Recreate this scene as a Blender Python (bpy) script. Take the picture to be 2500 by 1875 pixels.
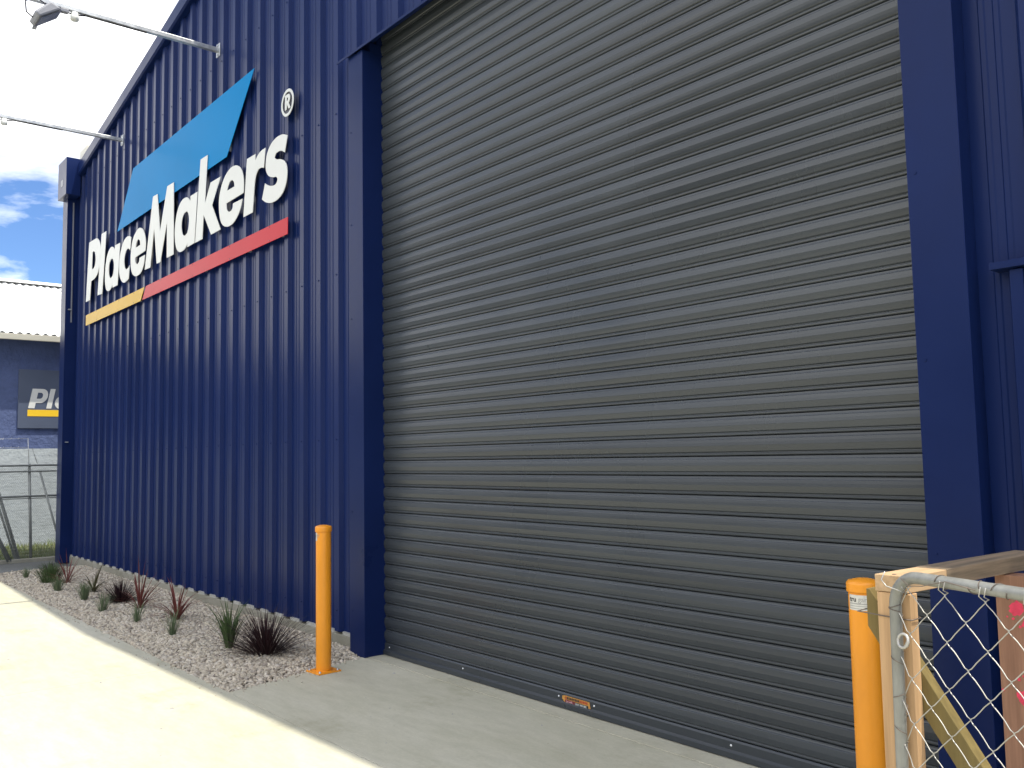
import bpy, bmesh, math, random
import numpy as np
from mathutils import Vector, Matrix
random.seed(7); rng = np.random.default_rng(11)
for o in list(bpy.data.objects): bpy.data.objects.remove(o)
scene = bpy.context.scene
COL = scene.collection
R = math.radians

# ------------------------------------------------------------------ camera
# X runs along the shed wall, +Y goes into the shed, Z is up; the camera stands at the origin
cam = bpy.data.cameras.new('camera'); cam_o = bpy.data.objects.new('camera', cam); COL.objects.link(cam_o)
def cam_axes(yaw, pitch, roll):
    f0 = Vector((-math.sin(yaw), math.cos(yaw), 0)); r0 = Vector((math.cos(yaw), math.sin(yaw), 0))
    f = f0*math.cos(pitch) + Vector((0, 0, math.sin(pitch))); u = r0.cross(f)
    r = r0*math.cos(roll) + u*math.sin(roll); return r, r.cross(f), f
r_, u_, f_ = cam_axes(R(50.25), R(4.645), R(-1.02))
cam_o.matrix_world = Matrix(((r_.x, u_.x, -f_.x, 0), (r_.y, u_.y, -f_.y, 0), (r_.z, u_.z, -f_.z, 1.58), (0, 0, 0, 1)))
cam.sensor_width = 36; cam.lens = 36*2175/2500; cam.clip_start = .05; cam.clip_end = 3000
scene.camera = cam_o
scene.render.resolution_x = 1024; scene.render.resolution_y = 768

# ------------------------------------------------------------------ sun and sky
SA, SB = .33, .172                       # horizontal run of the sunlight per metre of height
sun_dir = Vector((SA, SB, 1)).normalized()
sun = bpy.data.lights.new('sun', 'SUN'); sun.energy = 2.45; sun.angle = R(.55); sun.color = (1, .94, .80)
sun_o = bpy.data.objects.new('sun', sun); COL.objects.link(sun_o)
sun_o.rotation_euler = sun_dir.to_track_quat('Z', 'Y').to_euler()
world = bpy.data.worlds.new('World'); scene.world = world; world.use_nodes = True
wn, wl = world.node_tree.nodes, world.node_tree.links
wn.clear()
def wnode(t, **k):
    n = wn.new(t)
    for a, b in k.items(): setattr(n, a, b)
    return n
sky = wnode('ShaderNodeTexSky', sky_type='NISHITA', sun_disc=False, sun_elevation=math.asin(sun_dir.z),
            sun_rotation=math.atan2(SA, SB), air_density=1.0, dust_density=.2, ozone_density=2.5)
tc = wnode('ShaderNodeTexCoord'); sep = wnode('ShaderNodeSeparateXYZ'); wl.new(tc.outputs['Generated'], sep.inputs[0])
zz = wnode('ShaderNodeMath', operation='ADD'); wl.new(sep.outputs[2], zz.inputs[0]); zz.inputs[1].default_value = .18
zm = wnode('ShaderNodeMath', operation='MAXIMUM'); wl.new(zz.outputs[0], zm.inputs[0]); zm.inputs[1].default_value = .05
dv = wnode('ShaderNodeVectorMath', operation='DIVIDE'); wl.new(tc.outputs['Generated'], dv.inputs[0])
cb = wnode('ShaderNodeCombineXYZ'); [wl.new(zm.outputs[0], cb.inputs[i]) for i in range(3)]
wl.new(cb.outputs[0], dv.inputs[1])
mp = wnode('ShaderNodeMapping'); wl.new(dv.outputs[0], mp.inputs[0]); mp.inputs['Location'].default_value = (2.5, 1.75, 0)
nz = wnode('ShaderNodeTexNoise'); wl.new(mp.outputs[0], nz.inputs['Vector'])
nz.inputs['Scale'].default_value = 1.15; nz.inputs['Detail'].default_value = 8; nz.inputs['Roughness'].default_value = .56; nz.inputs['Distortion'].default_value = .25
cr = wnode('ShaderNodeValToRGB'); wl.new(nz.outputs[0], cr.inputs[0])
cr.color_ramp.elements[0].position = .39; cr.color_ramp.elements[1].position = .53
cr.color_ramp.elements[0].color = (0, 0, 0, 1); cr.color_ramp.elements[1].color = (1, 1, 1, 1)
nz2 = wnode('ShaderNodeTexNoise'); wl.new(mp.outputs[0], nz2.inputs['Vector']); nz2.inputs['Scale'].default_value = 2.6; nz2.inputs['Detail'].default_value = 6
cr2 = wnode('ShaderNodeValToRGB'); wl.new(nz2.outputs[0], cr2.inputs[0]); cr2.color_ramp.elements[0].position = .35; cr2.color_ramp.elements[1].position = .6
cr2.color_ramp.elements[0].color = (.62, .63, .68, 1); cr2.color_ramp.elements[1].color = (1, 1, 1, 1)   # darker cloud bellies
CLOUD = (19.5, 19.2, 18.4, 1)              # radiance of a lit cloud on the Nishita scale
mx = wnode('ShaderNodeMix', data_type='RGBA'); wl.new(cr.outputs[0], mx.inputs[0]); sk = wnode('ShaderNodeMix', data_type='RGBA', blend_type='MULTIPLY'); sk.inputs[0].default_value = 1; wl.new(sky.outputs[0], sk.inputs[6]); sk.inputs[7].default_value = (.70, .88, 1.16, 1)
wl.new(sk.outputs[2], mx.inputs[6]); cm = wnode('ShaderNodeMix', data_type='RGBA', blend_type='MULTIPLY'); cm.inputs[0].default_value = 1; cm.inputs[6].default_value = CLOUD
wl.new(cr2.outputs[0], cm.inputs[7]); wl.new(cm.outputs[2], mx.inputs[7])
bg = wnode('ShaderNodeBackground'); wl.new(mx.outputs[2], bg.inputs[0]); bg.inputs[1].default_value = .065
wo = wnode('ShaderNodeOutputWorld'); wl.new(bg.outputs[0], wo.inputs[0])
vs = scene.view_settings; vs.view_transform = 'Standard'; vs.look = 'None'; vs.gamma = 1; vs.use_curve_mapping = False
vs.exposure = 1.25

# ------------------------------------------------------------------ helpers
def tag(o, label=None, cat=None, group=None, kind=None):
    if label: o['label'] = label
    if cat: o['category'] = cat
    if group: o['group'] = group
    if kind: o['kind'] = kind
    return o
def empty(name, loc=(0, 0, 0), rz=0):
    o = bpy.data.objects.new(name, None); COL.objects.link(o); o.location = loc; o.rotation_euler = (0, 0, rz); o.empty_display_size = .2
    return o
class MB:
    """collects faces; build() links them as one mesh object"""
    def __init__(s): s.v = []; s.f = []; s.smooth = []
    def add(s, vs, fs, smooth=False):
        b = len(s.v); s.v += [tuple(v) for v in vs]
        for f in fs: s.f.append(tuple(b+i for i in f)); s.smooth.append(smooth)
        return s
    def box(s, x0, x1, y0, y1, z0, z1):
        return s.add([(x0,y0,z0),(x1,y0,z0),(x1,y1,z0),(x0,y1,z0),(x0,y0,z1),(x1,y0,z1),(x1,y1,z1),(x0,y1,z1)],
                     [(0,3,2,1),(4,5,6,7),(0,1,5,4),(1,2,6,5),(2,3,7,6),(3,0,4,7)])
    def prism(s, pts, d0, d1, axis='y'):
        """polygon of 2D points pushed along an axis: 'y' takes (x,z), 'z' takes (x,y), 'x' takes (y,z)"""
        P = {'y': lambda p, d: (p[0], d, p[1]), 'z': lambda p, d: (p[0], p[1], d), 'x': lambda p, d: (d, p[0], p[1])}[axis]
        n = len(pts); vs = [P(p, d0) for p in pts] + [P(p, d1) for p in pts]
        return s.add(vs, [tuple(range(n)), tuple(range(2*n-1, n-1, -1))] + [(i, i+n, (i+1) % n+n, (i+1) % n) for i in range(n)])
    def tube(s, pts, r, seg=10, smooth=True, cap=True, closed=False):
        pts = [Vector(p) for p in pts]; n = len(pts); rings = []; prev = None
        rr = r if isinstance(r, (list, tuple)) else [r]*n
        for i, p in enumerate(pts):
            if closed: t = pts[(i+1) % n]-pts[i-1]
            else: t = pts[min(i+1, n-1)]-pts[max(i-1, 0)]
            t = t.normalized() if t.length > 1e-9 else Vector((0, 0, 1))
            if prev is None:
                a = Vector((0, 0, 1)) if abs(t.z) < .9 else Vector((1, 0, 0)); a = (a-t*a.dot(t)).normalized()
            else:
                a = prev-t*prev.dot(t); a = a.normalized() if a.length > 1e-6 else t.orthogonal().normalized()
            prev = a; b = t.cross(a)
            rings.append([p+(a*math.cos(k*2*math.pi/seg)+b*math.sin(k*2*math.pi/seg))*rr[i] for k in range(seg)])
        vs = [v for q in rings for v in q]; fs = []
        for i in range(n if closed else n-1):
            j = (i+1) % n
            for k in range(seg): fs.append((i*seg+k, i*seg+(k+1) % seg, j*seg+(k+1) % seg, j*seg+k))
        if cap and not closed: fs += [tuple(range(seg-1, -1, -1)), tuple((n-1)*seg+k for k in range(seg))]
        return s.add(vs, fs, smooth)
    def lathe(s, prof, seg=24, c=(0, 0)):
        n = len(prof); vs = [(c[0]+r*math.cos(k*2*math.pi/seg), c[1]+r*math.sin(k*2*math.pi/seg), z) for r, z in prof for k in range(seg)]
        return s.add(vs, [(i*seg+k, i*seg+(k+1) % seg, (i+1)*seg+(k+1) % seg, (i+1)*seg+k) for i in range(n-1) for k in range(seg)], True)
    def mesh(s, name):
        m = bpy.data.meshes.new(name); m.from_pydata(s.v, [], s.f); m.update()
        m.polygons.foreach_set('use_smooth', s.smooth); return m
    def build(s, name, mat, parent=None, bevel=0, loc=None):
        o = bpy.data.objects.new(name, s.mesh(name)); COL.objects.link(o); o.data.materials.append(mat)
        if loc: o.location = loc
        if parent: o.parent = parent
        if bevel:
            b = o.modifiers.new('bevel', 'BEVEL'); b.width = bevel; b.segments = 2; b.limit_method = 'ANGLE'; b.angle_limit = R(40)
        return o
def link(name, mesh, parent=None, loc=None):
    o = bpy.data.objects.new(name, mesh); COL.objects.link(o)
    if parent: o.parent = parent
    if loc: o.location = loc
    return o
def flat_shape(name, loops, mat, thick, y_front, parent=None, bevel=.002):
    """outline with holes in (x,z), a board of real thickness whose front face stands at y_front"""
    cu = bpy.data.curves.new(name, 'CURVE'); cu.dimensions = '2D'; cu.fill_mode = 'BOTH'
    cu.extrude = thick/2-bevel; cu.bevel_depth = bevel; cu.bevel_resolution = 1; cu.offset = -bevel
    for lp in loops:
        sp = cu.splines.new('POLY'); sp.points.add(len(lp)-1); sp.use_cyclic_u = True
        for p, q in zip(sp.points, lp): p.co = (q[0], q[1], 0, 1)
    return curve_to_mesh(name, cu, mat, Matrix.Translation((0, y_front+thick/2, 0)) @ Matrix.Rotation(R(90), 4, 'X'), parent)
def curve_to_mesh(name, cu, mat, xf, parent=None):
    t = bpy.data.objects.new(name+'_tmp', cu); COL.objects.link(t)
    dg = bpy.context.evaluated_depsgraph_get(); me = bpy.data.meshes.new_from_object(t.evaluated_get(dg))
    bpy.data.objects.remove(t); me.name = name; me.transform(xf); me.materials.clear(); me.materials.append(mat)
    return link(name, me, parent)
def lettering(name, txt, size, mat, xf, parent=None, bold=0, sx=1.0):
    cu = bpy.data.curves.new(name, 'FONT'); cu.body = txt; cu.size = size; cu.extrude = .0004; cu.offset = bold
    return curve_to_mesh(name, cu, mat, xf @ Matrix.Diagonal((sx, 1, 1, 1)), parent)

def material(name, base, rough=.5, metal=0, var=.0, vscale=4, vstretch=(1, 1, 1), bump=0, bscale=60, bstretch=(1, 1, 1), spec=.5, rvar=0, tint=None, coat=0, space='Object'):
    """Principled surface with procedural colour variation, roughness variation and fine relief"""
    m = bpy.data.materials.new(name); m.use_nodes = True; nt = m.node_tree; N, L = nt.nodes, nt.links
    p = N['Principled BSDF']; p.inputs['Roughness'].default_value = rough; p.inputs['Metallic'].default_value = metal
    p.inputs['Specular IOR Level'].default_value = spec; p.inputs['Coat Weight'].default_value = coat; p.inputs['Coat Roughness'].default_value = .12
    p.inputs['Base Color'].default_value = (*base, 1)
    t = N.new('ShaderNodeTexCoord'); wp = N.new('ShaderNodeNewGeometry')
    def noise(scale, stretch, detail=6):
        mp = N.new('ShaderNodeMapping'); mp.inputs['Scale'].default_value = stretch; L.new(wp.outputs['Position'] if space == 'World' else t.outputs[space], mp.inputs[0])
        n = N.new('ShaderNodeTexNoise'); n.inputs['Scale'].default_value = scale; n.inputs['Detail'].default_value = detail; n.inputs['Roughness'].default_value = .6
        L.new(mp.outputs[0], n.inputs['Vector']); return n
    if var or rvar:
        n = noise(vscale, vstretch)
        if var:
            c = N.new('ShaderNodeValToRGB'); L.new(n.outputs[0], c.inputs[0]); e = c.color_ramp.elements
            e[0].position = .3; e[1].position = .72
            tt = tint or base
            e[0].color = (*[b*(1-var) for b in tt], 1); e[1].color = (*[min(1, b*(1+var)) for b in base], 1)
            L.new(c.outputs[0], p.inputs['Base Color'])
        if rvar:
            mr = N.new('ShaderNodeMapRange'); L.new(n.outputs[0], mr.inputs[0]); mr.inputs[1].default_value = .3; mr.inputs[2].default_value = .7
            mr.inputs[3].default_value = rough-rvar; mr.inputs[4].default_value = rough+rvar; L.new(mr.outputs[0], p.inputs['Roughness'])
    if bump:
        n2 = noise(bscale, bstretch, 4); b = N.new('ShaderNodeBump'); b.inputs['Strength'].default_value = 1; b.inputs['Distance'].default_value = bump
        L.new(n2.outputs[0], b.inputs['Height']); L.new(b.outputs[0], p.inputs['Normal'])
    return m
# ------------------------------------------------------------------ materials
NAVY = material('navy_prepainted_steel', (.0066, .0172, .084), .32, spec=.13, var=.14, vscale=1.2, vstretch=(1, 1, .25), bump=.0006, bscale=9, bstretch=(1, 1, .12), rvar=.05)
NAVY_FLAT = material('navy_folded_flashing', (.0066, .0165, .078), .32, spec=.11, var=.12, vscale=1.5, bump=.0006, bscale=5, rvar=.05)
SHUTTER = material('charcoal_shutter_steel', (.041, .0490, .059), .30, var=.09, vscale=.9, vstretch=(.8, 1, .5), bump=.004, bscale=1.6, bstretch=(.5, 1, 1), rvar=.09, space='World')
def per_object_value(m, lo, hi):
    N, L = m.node_tree.nodes, m.node_tree.links; p = N['Principled BSDF']; src = p.inputs['Base Color'].links[0].from_socket
    oi = N.new('ShaderNodeObjectInfo'); mr = N.new('ShaderNodeMapRange'); L.new(oi.outputs['Random'], mr.inputs[0]); mr.inputs[3].default_value = lo; mr.inputs[4].default_value = hi
    mm = N.new('ShaderNodeMix'); mm.data_type = 'RGBA'; mm.blend_type = 'MULTIPLY'; mm.inputs[0].default_value = 1; L.new(src, mm.inputs[6]); L.new(mr.outputs[0], mm.inputs[7]); L.new(mm.outputs[2], p.inputs['Base Color'])
per_object_value(SHUTTER, .88, 1.12)
WHITE_L = material('pale_sign_face', (.58, .60, .59), .4, var=.03, vscale=1.5)
CYAN = material('sky_blue_sign_panel', (.002, .195, .48), .3, spec=.012, var=.05, vscale=.8)
RED = material('red_sign_bar', (.46, .026, .040), .25, var=.05, vscale=1.5, spec=.05)
YEL = material('amber_sign_bar', (.58, .36, .035), .25, var=.05, vscale=1.5, spec=.05)
DARKDISC = material('dark_disc', (.03, .03, .045), .4)
CLOSURE = material('pale_closure_strip', (.40, .40, .37), .6, var=.15, vscale=12)
ORANGE = material('orange_powder_coat', (.80, .300, .014), .36, var=.11, vscale=5, vstretch=(1, 1, .4), bump=.0004, bscale=120, rvar=.06)
GALV = material('galvanised_steel', (.50, .52, .54), .42, metal=.75, var=.18, vscale=14, bump=.0004, bscale=60, rvar=.1)
OLDGALV = material('weathered_galvanised_pipe', (.27, .275, .26), .5, metal=.45, var=.28, vscale=22, vstretch=(1, 1, .3), bump=.0008, bscale=45, rvar=.12)
WIRE = material('galvanised_wire', (.48, .47, .44), .4, metal=.6, var=.12, vscale=30)
RUSTWIRE = material('dull_tie_wire', (.16, .13, .11), .6, metal=.4)
FENCEGALV = material('dull_fence_steel', (.24, .255, .25), .55, metal=.3, var=.15, vscale=9)
STICKER = material('silver_label', (.62, .62, .60), .3, metal=.3, var=.08, vscale=60)
INK = material('label_ink', (.02, .02, .022), .6)
INKGREY = material('label_grey_ink', (.30, .30, .30), .6)
CREAM = material('cream_metal', (.60, .58, .50), .5, var=.05)
LAMPGREY = material('lamp_housing', (.20, .21, .25), .42, var=.06, vscale=8)
GLASS = material('lamp_glass', (.24, .25, .30), .15)
SCREW = material('bright_screw', (.85, .86, .88), .3, metal=.4)
def concrete(name, base, blotch=.10, speck=.06, sweep=(1, 1, 1), bump=.0012):
    m = bpy.data.materials.new(name); m.use_nodes = True; N, L = m.node_tree.nodes, m.node_tree.links; p = N['Principled BSDF']
    t = N.new('ShaderNodeTexCoord')
    def nz(scale, stretch=(1, 1, 1), d=8, rg=.62):
        mp = N.new('ShaderNodeMapping'); mp.inputs['Scale'].default_value = stretch; L.new(t.outputs['Object'], mp.inputs[0])
        n = N.new('ShaderNodeTexNoise'); n.inputs['Scale'].default_value = scale; n.inputs['Detail'].default_value = d; n.inputs['Roughness'].default_value = rg
        L.new(mp.outputs[0], n.inputs[0]); return n
    def ramp(n, p0, p1, c0, c1):
        c = N.new('ShaderNodeValToRGB'); L.new(n.outputs[0], c.inputs[0]); e = c.color_ramp.elements
        e[0].position, e[1].position = p0, p1; e[0].color, e[1].color = (*c0, 1), (*c1, 1); return c
    lo = [b*(1-blotch)*k for b, k in zip(base, (1, 1.0, .93))]; hi = [b*(1+blotch) for b in base]
    a = ramp(nz(.9, sweep), .32, .70, lo, hi); b = ramp(nz(55), .35, .75, (1-speck,)*3, (1+speck,)*3); c = ramp(nz(7, sweep, 6, .7), .36, .62, (.90, .90, .885), (1.02,)*3)
    m1 = N.new('ShaderNodeMix'); m1.data_type = 'RGBA'; m1.blend_type = 'MULTIPLY'; m1.inputs[0].default_value = 1; L.new(a.outputs[0], m1.inputs[6]); L.new(b.outputs[0], m1.inputs[7])
    m2 = N.new('ShaderNodeMix'); m2.data_type = 'RGBA'; m2.blend_type = 'MULTIPLY'; m2.inputs[0].default_value = 1; L.new(m1.outputs[2], m2.inputs[6]); L.new(c.outputs[0], m2.inputs[7])
    st = ramp(nz(1.7, (1, 1, 1), 7, .68), .56, .70, (1, 1, 1), (.84, .835, .80)); sp = ramp(nz(24, (1, 1, 1), 3, .5), .70, .76, (1, 1, 1), (.80, .79, .76))
    for q in (st, sp):
        m3 = N.new('ShaderNodeMix'); m3.data_type = 'RGBA'; m3.blend_type = 'MULTIPLY'; m3.inputs[0].default_value = 1; L.new(m2.outputs[2], m3.inputs[6]); L.new(q.outputs[0], m3.inputs[7]); m2 = m3
    L.new(m2.outputs[2], p.inputs['Base Color']); p.inputs['Roughness'].default_value = .82; p.inputs['Specular IOR Level'].default_value = .3
    bp = N.new('ShaderNodeBump'); bp.inputs['Distance'].default_value = bump; L.new(nz(90, d=5).outputs[0], bp.inputs['Height']); L.new(bp.outputs[0], p.inputs['Normal'])
    return m
CONC = concrete('broom_finished_concrete', (.48, .466, .388), .10, .05, (.5, 1.6, 1))
FOOT = concrete('footing_concrete', (.31, .30, .26), .16, .06, (1, 1, 1.6), .002)
ASPH = concrete('grey_asphalt', (.16, .165, .165), .16, .16, bump=.003)
def island_material(name, ramp_cols, rough=.8, bump=0, transl=0):
    """colour picked per loose piece (a stone, a leaf)"""
    m = bpy.data.materials.new(name); m.use_nodes = True; N, L = m.node_tree.nodes, m.node_tree.links; p = N['Principled BSDF']
    g = N.new('ShaderNodeNewGeometry'); c = N.new('ShaderNodeValToRGB'); L.new(g.outputs['Random Per Island'], c.inputs[0]); e = c.color_ramp.elements
    while len(e) < len(ramp_cols): e.new(.5)
    for i, col in enumerate(ramp_cols): e[i].position = i/(len(ramp_cols)-1); e[i].color = (*col, 1)
    t = N.new('ShaderNodeTexCoord'); n = N.new('ShaderNodeTexNoise'); n.inputs['Scale'].default_value = 70; L.new(t.outputs['Object'], n.inputs[0])
    mr = N.new('ShaderNodeMapRange'); L.new(n.outputs[0], mr.inputs[0]); mr.inputs[3].default_value = .8; mr.inputs[4].default_value = 1.15
    mm = N.new('ShaderNodeMix'); mm.data_type = 'RGBA'; mm.blend_type = 'MULTIPLY'; mm.inputs[0].default_value = 1; L.new(c.outputs[0], mm.inputs[6]); L.new(mr.outputs[0], mm.inputs[7])
    L.new(mm.outputs[2], p.inputs['Base Color']); p.inputs['Roughness'].default_value = rough; p.inputs['Specular IOR Level'].default_value = .3
    if transl:
        tr = N.new('ShaderNodeBsdfTranslucent'); L.new(mm.outputs[2], tr.inputs[0]); ms = N.new('ShaderNodeMixShader'); ms.inputs[0].default_value = transl
        L.new(p.outputs[0], ms.inputs[1]); L.new(tr.outputs[0], ms.inputs[2]); L.new(ms.outputs[0], N['Material Output'].inputs[0])
    return m
STONE = island_material('limestone_chip', [(.53, .475, .385), (.38, .33, .26), (.57, .52, .42), (.46, .395, .31), (.62, .57, .49), (.25, .215, .18), (.51, .465, .375)], .85)
LEAF_GREEN = island_material('green_strap_leaf', [(.045, .085, .03), (.075, .125, .045), (.10, .14, .06)], .5, transl=.2)
LEAF_SAGE = island_material('sage_tuft_leaf', [(.10, .15, .075), (.15, .20, .11), (.19, .22, .13)], .6, transl=.2)
LEAF_RED = island_material('red_cordyline_leaf', [(.13, .035, .032), (.075, .03, .022), (.20, .055, .05), (.065, .045, .022)], .42, transl=.2)
LEAF_BRONZE = island_material('bronze_cordyline_leaf', [(.10, .055, .028), (.07, .075, .03), (.12, .07, .035)], .45, transl=.2)
LEAF_DARK = island_material('burgundy_leaf', [(.020, .011, .014), (.035, .016, .020), (.05, .02, .024)], .45, transl=.1)
WEED = island_material('sunny_grass', [(.13, .19, .05), (.20, .24, .08), (.26, .26, .12)], .7, transl=.25)
def timber(name, base, dark, axis, knots=.5):
    s = {'x': (.6, 14, 14), 'y': (14, .6, 14), 'z': (14, 14, .6)}[axis]
    m = material(name, base, .7, var=.12, vscale=3.2, vstretch=s, bump=.0007, bscale=6, bstretch=s, tint=dark, spec=.25)
    return m
PINE_Z = timber('pale_pine_upright', (.55, .36, .20), (.46, .29, .155), 'z')
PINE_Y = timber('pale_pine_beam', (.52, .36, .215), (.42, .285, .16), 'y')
GREYPINE = timber('grey_brown_beam', (.30, .225, .155), (.155, .125, .09), 'y')
TREATED = timber('olive_treated_pine', (.19, .145, .055), (.15, .115, .045), 'z')
BROWNBOARD = timber('brown_board', (.30, .165, .11), (.22, .115, .075), 'z')
PINKPAINT = material('pink_marker_paint', (.66, .045, .10), .7, var=.2, vscale=25)

# ------------------------------------------------------------------ ground
JX = [-18.08, -14.415, -10.75, -7.085, -3.42, .245, 3.91]
g = 140
tag(MB().add([(-900, -900, -.03), (900, -900, -.03), (900, 900, -.03), (-900, 900, -.03)], [(0, 1, 2, 3)]).build('ground', ASPH), kind='structure')
forecourt = MB().box(-14.9, 12, -30, -12.01, -.12, 0).build('forecourt', CONC); tag(forecourt, kind='structure')
J = .004
for i in range(len(JX)-1):                                   # panels of the forecourt between the saw cuts
    x0, x1 = JX[i]+J, JX[i+1]-J
    if i == 0: continue
    for y0, y1 in ((-12, -4.9), (-4.9, 2.487)):
        MB().box(x0, x1, y0+J, y1-J, -.12, 0).build('concrete_panel', CONC, forecourt, bevel=.003)
MB().prism([(-6.085, 2.4865), (7.5, 2.4865), (7.5, 3.725), (-6.40, 3.725)], -.12, 0, 'z').build('concrete_panel', CONC, forecourt, bevel=.003)      # in front of the door
MB().box(-6.42, 7.5, 3.731, 4.2, -.12, .002).build('threshold', CONC, forecourt, bevel=.003)
MB().box(-16.6, -14.95, -12, 4.2, -.1, -.012).build('footpath', ASPH, forecourt)
# bits lying on the concrete
bits = MB()
for (x, y, s) in [(-6.3, 3.45, .022), (-5.75, 3.60, .02), (-5.95, 2.05, .018), (-5.55, 1.85, .012), (-4.6, 3.3, .012), (-4.05, 3.55, .012), (-8.35, 1.55, .015), (-7.0, 1.9, .02), (-4.9, 2.9, .008), (-5.3, 3.1, .008), (-4.4, 2.7, .008)] + \
        [(random.uniform(-12, -3), random.uniform(-.5, 3.6), random.uniform(.004, .009)) for _ in range(60)]:
    if x < -6.0 and y > 2.5: continue
    a = random.uniform(0, 3.1); c, s_ = math.cos(a)*s, math.sin(a)*s
    h = s*.35
    bits.add([(x+c, y+s_, .0005), (x-s_*.4, y+c*.4, .0005), (x-c, y-s_, .0005), (x+s_*.5, y-c*.5, .0005), (x, y, h), (x+c*.4, y+s_*.4, h*1.2)],
             [(0, 1, 4), (1, 2, 4), (2, 3, 4), (3, 0, 5), (0, 4, 5), (3, 5, 4)])
tag(bits.build('ground_litter', INKGREY), 'tiny dry leaves and grit scattered on the concrete', 'litter', kind='stuff')

# gravel bed: an earth base and the loose chips on it
BED = [(-14.95, 2.487), (-6.086, 2.487), (-6.41, 3.79), (-14.95, 3.79)]
def bed_h(x, y):
    e = np.clip(np.minimum(np.minimum((y-2.487)/.25, (-6.086-(y-2.487)*.249-x)/.25), 1), 0, 1)
    return -.012+e*(.020+.016*np.sin(np.clip((y-2.487)/1.3, 0, 1)*np.pi*.8)+.008*np.sin(x*2.1)*np.sin(y*3.7))
bm_ = MB(); nx, ny = 60, 10
vs_ = []
for i in range(nx+1):
    for j in range(ny+1):
        v = j/ny; y = 2.487+v*1.303; xr = -6.086-(y-2.487)*.249; x = -14.95+(xr+14.95)*i/nx
        vs_.append((x, y, float(bed_h(x, y))-.02))
bm_.add(vs_, [(i*(ny+1)+j, (i+1)*(ny+1)+j, (i+1)*(ny+1)+j+1, i*(ny+1)+j+1) for i in range(nx) for j in range(ny)], True)
tag(bm_.build('garden_bed', material('bed_earth', (.26, .22, .18), .95, var=.25, vscale=20)), kind='structure')
def stones(n):
    bmi = bmesh.new(); bmesh.ops.create_icosphere(bmi, subdivisions=1, radius=1)
    V = np.array([v.co for v in bmi.verts]); F = np.array([[v.index for v in f.verts] for f in bmi.faces]); bmi.free()
    k = len(V)
    u = rng.random(n); y = 2.475+rng.random(n)*1.315
    xr = -6.086-(y-2.487)*.249; near = u**.8
    x = -14.95+(xr+14.95)*near+rng.normal(0, .012, n)
    s = rng.gamma(9, 1/9., n)*.0142; s = np.clip(s, .006, .032)
    z = bed_h(x, y)+rng.random(n)*.012-.004
    z = np.where(y < 2.487, .004+rng.random(n)*.003, z)
    keep = (y > 2.487) | (rng.random(n) < .10); x, y, z, s = x[keep], y[keep], z[keep], s[keep]; n = len(x)
    # a few chips kicked out onto the concrete
    m_ = 90; xo = np.concatenate([rng.uniform(-12, -6, m_), -6.086-rng.random(60)*.3+np.abs(rng.normal(0, .10, 60))+.02]); yo = np.concatenate([2.47-np.abs(rng.normal(0, .05, m_)), rng.uniform(2.5, 3.6, 60)])
    xo[m_:] = -6.086-(yo[m_:]-2.487)*.249+np.abs(rng.normal(0, .07, 60))
    so = rng.uniform(.003, .009, m_+60); x = np.concatenate([x, xo]); y = np.concatenate([y, yo]); z = np.concatenate([z, so*.4]); s = np.concatenate([s, so]); n = len(x)
    ax = rng.normal(size=(n, 3)); ax /= np.linalg.norm(ax, axis=1)[:, None]; an = rng.random(n)*6.28
    K = np.zeros((n, 3, 3)); K[:, 0, 1] = -ax[:, 2]; K[:, 0, 2] = ax[:, 1]; K[:, 1, 0] = ax[:, 2]; K[:, 1, 2] = -ax[:, 0]; K[:, 2, 0] = -ax[:, 1]; K[:, 2, 1] = ax[:, 0]
    Rm = np.eye(3)+np.sin(an)[:, None, None]*K+(1-np.cos(an))[:, None, None]*(K@K)
    sc = np.stack([rng.uniform(.9, 1.45, n), rng.uniform(.75, 1.1, n), rng.uniform(.45, .85, n)], 1)*s[:, None]
    P = V[None]*(1+rng.normal(0, .16, (n, k, 1)))*sc[:, None, :]
    P = np.einsum('nij,nkj->nki', Rm, P); P[:, :, 2] *= .8
    P += np.stack([x, y, z], 1)[:, None, :]
    me = bpy.data.meshes.new('gravel'); me.vertices.add(n*k); me.vertices.foreach_set('co', P.reshape(-1))
    FF = (F[None]+(np.arange(n)*k)[:, None, None]).reshape(-1); nf = n*len(F)
    me.loops.add(nf*3); me.loops.foreach_set('vertex_index', FF.astype(np.int32)); me.polygons.add(nf); me.polygons.foreach_set('loop_start', np.arange(0, nf*3, 3, dtype=np.int32)); me.polygons.foreach_set('loop_total', np.full(nf, 3, np.int32))
    me.update(); me.validate(); me.materials.append(STONE)
    return link('gravel', me)
tag(stones(46000), 'pale limestone chips covering the garden bed along the blue wall', 'gravel', kind='stuff')

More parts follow.
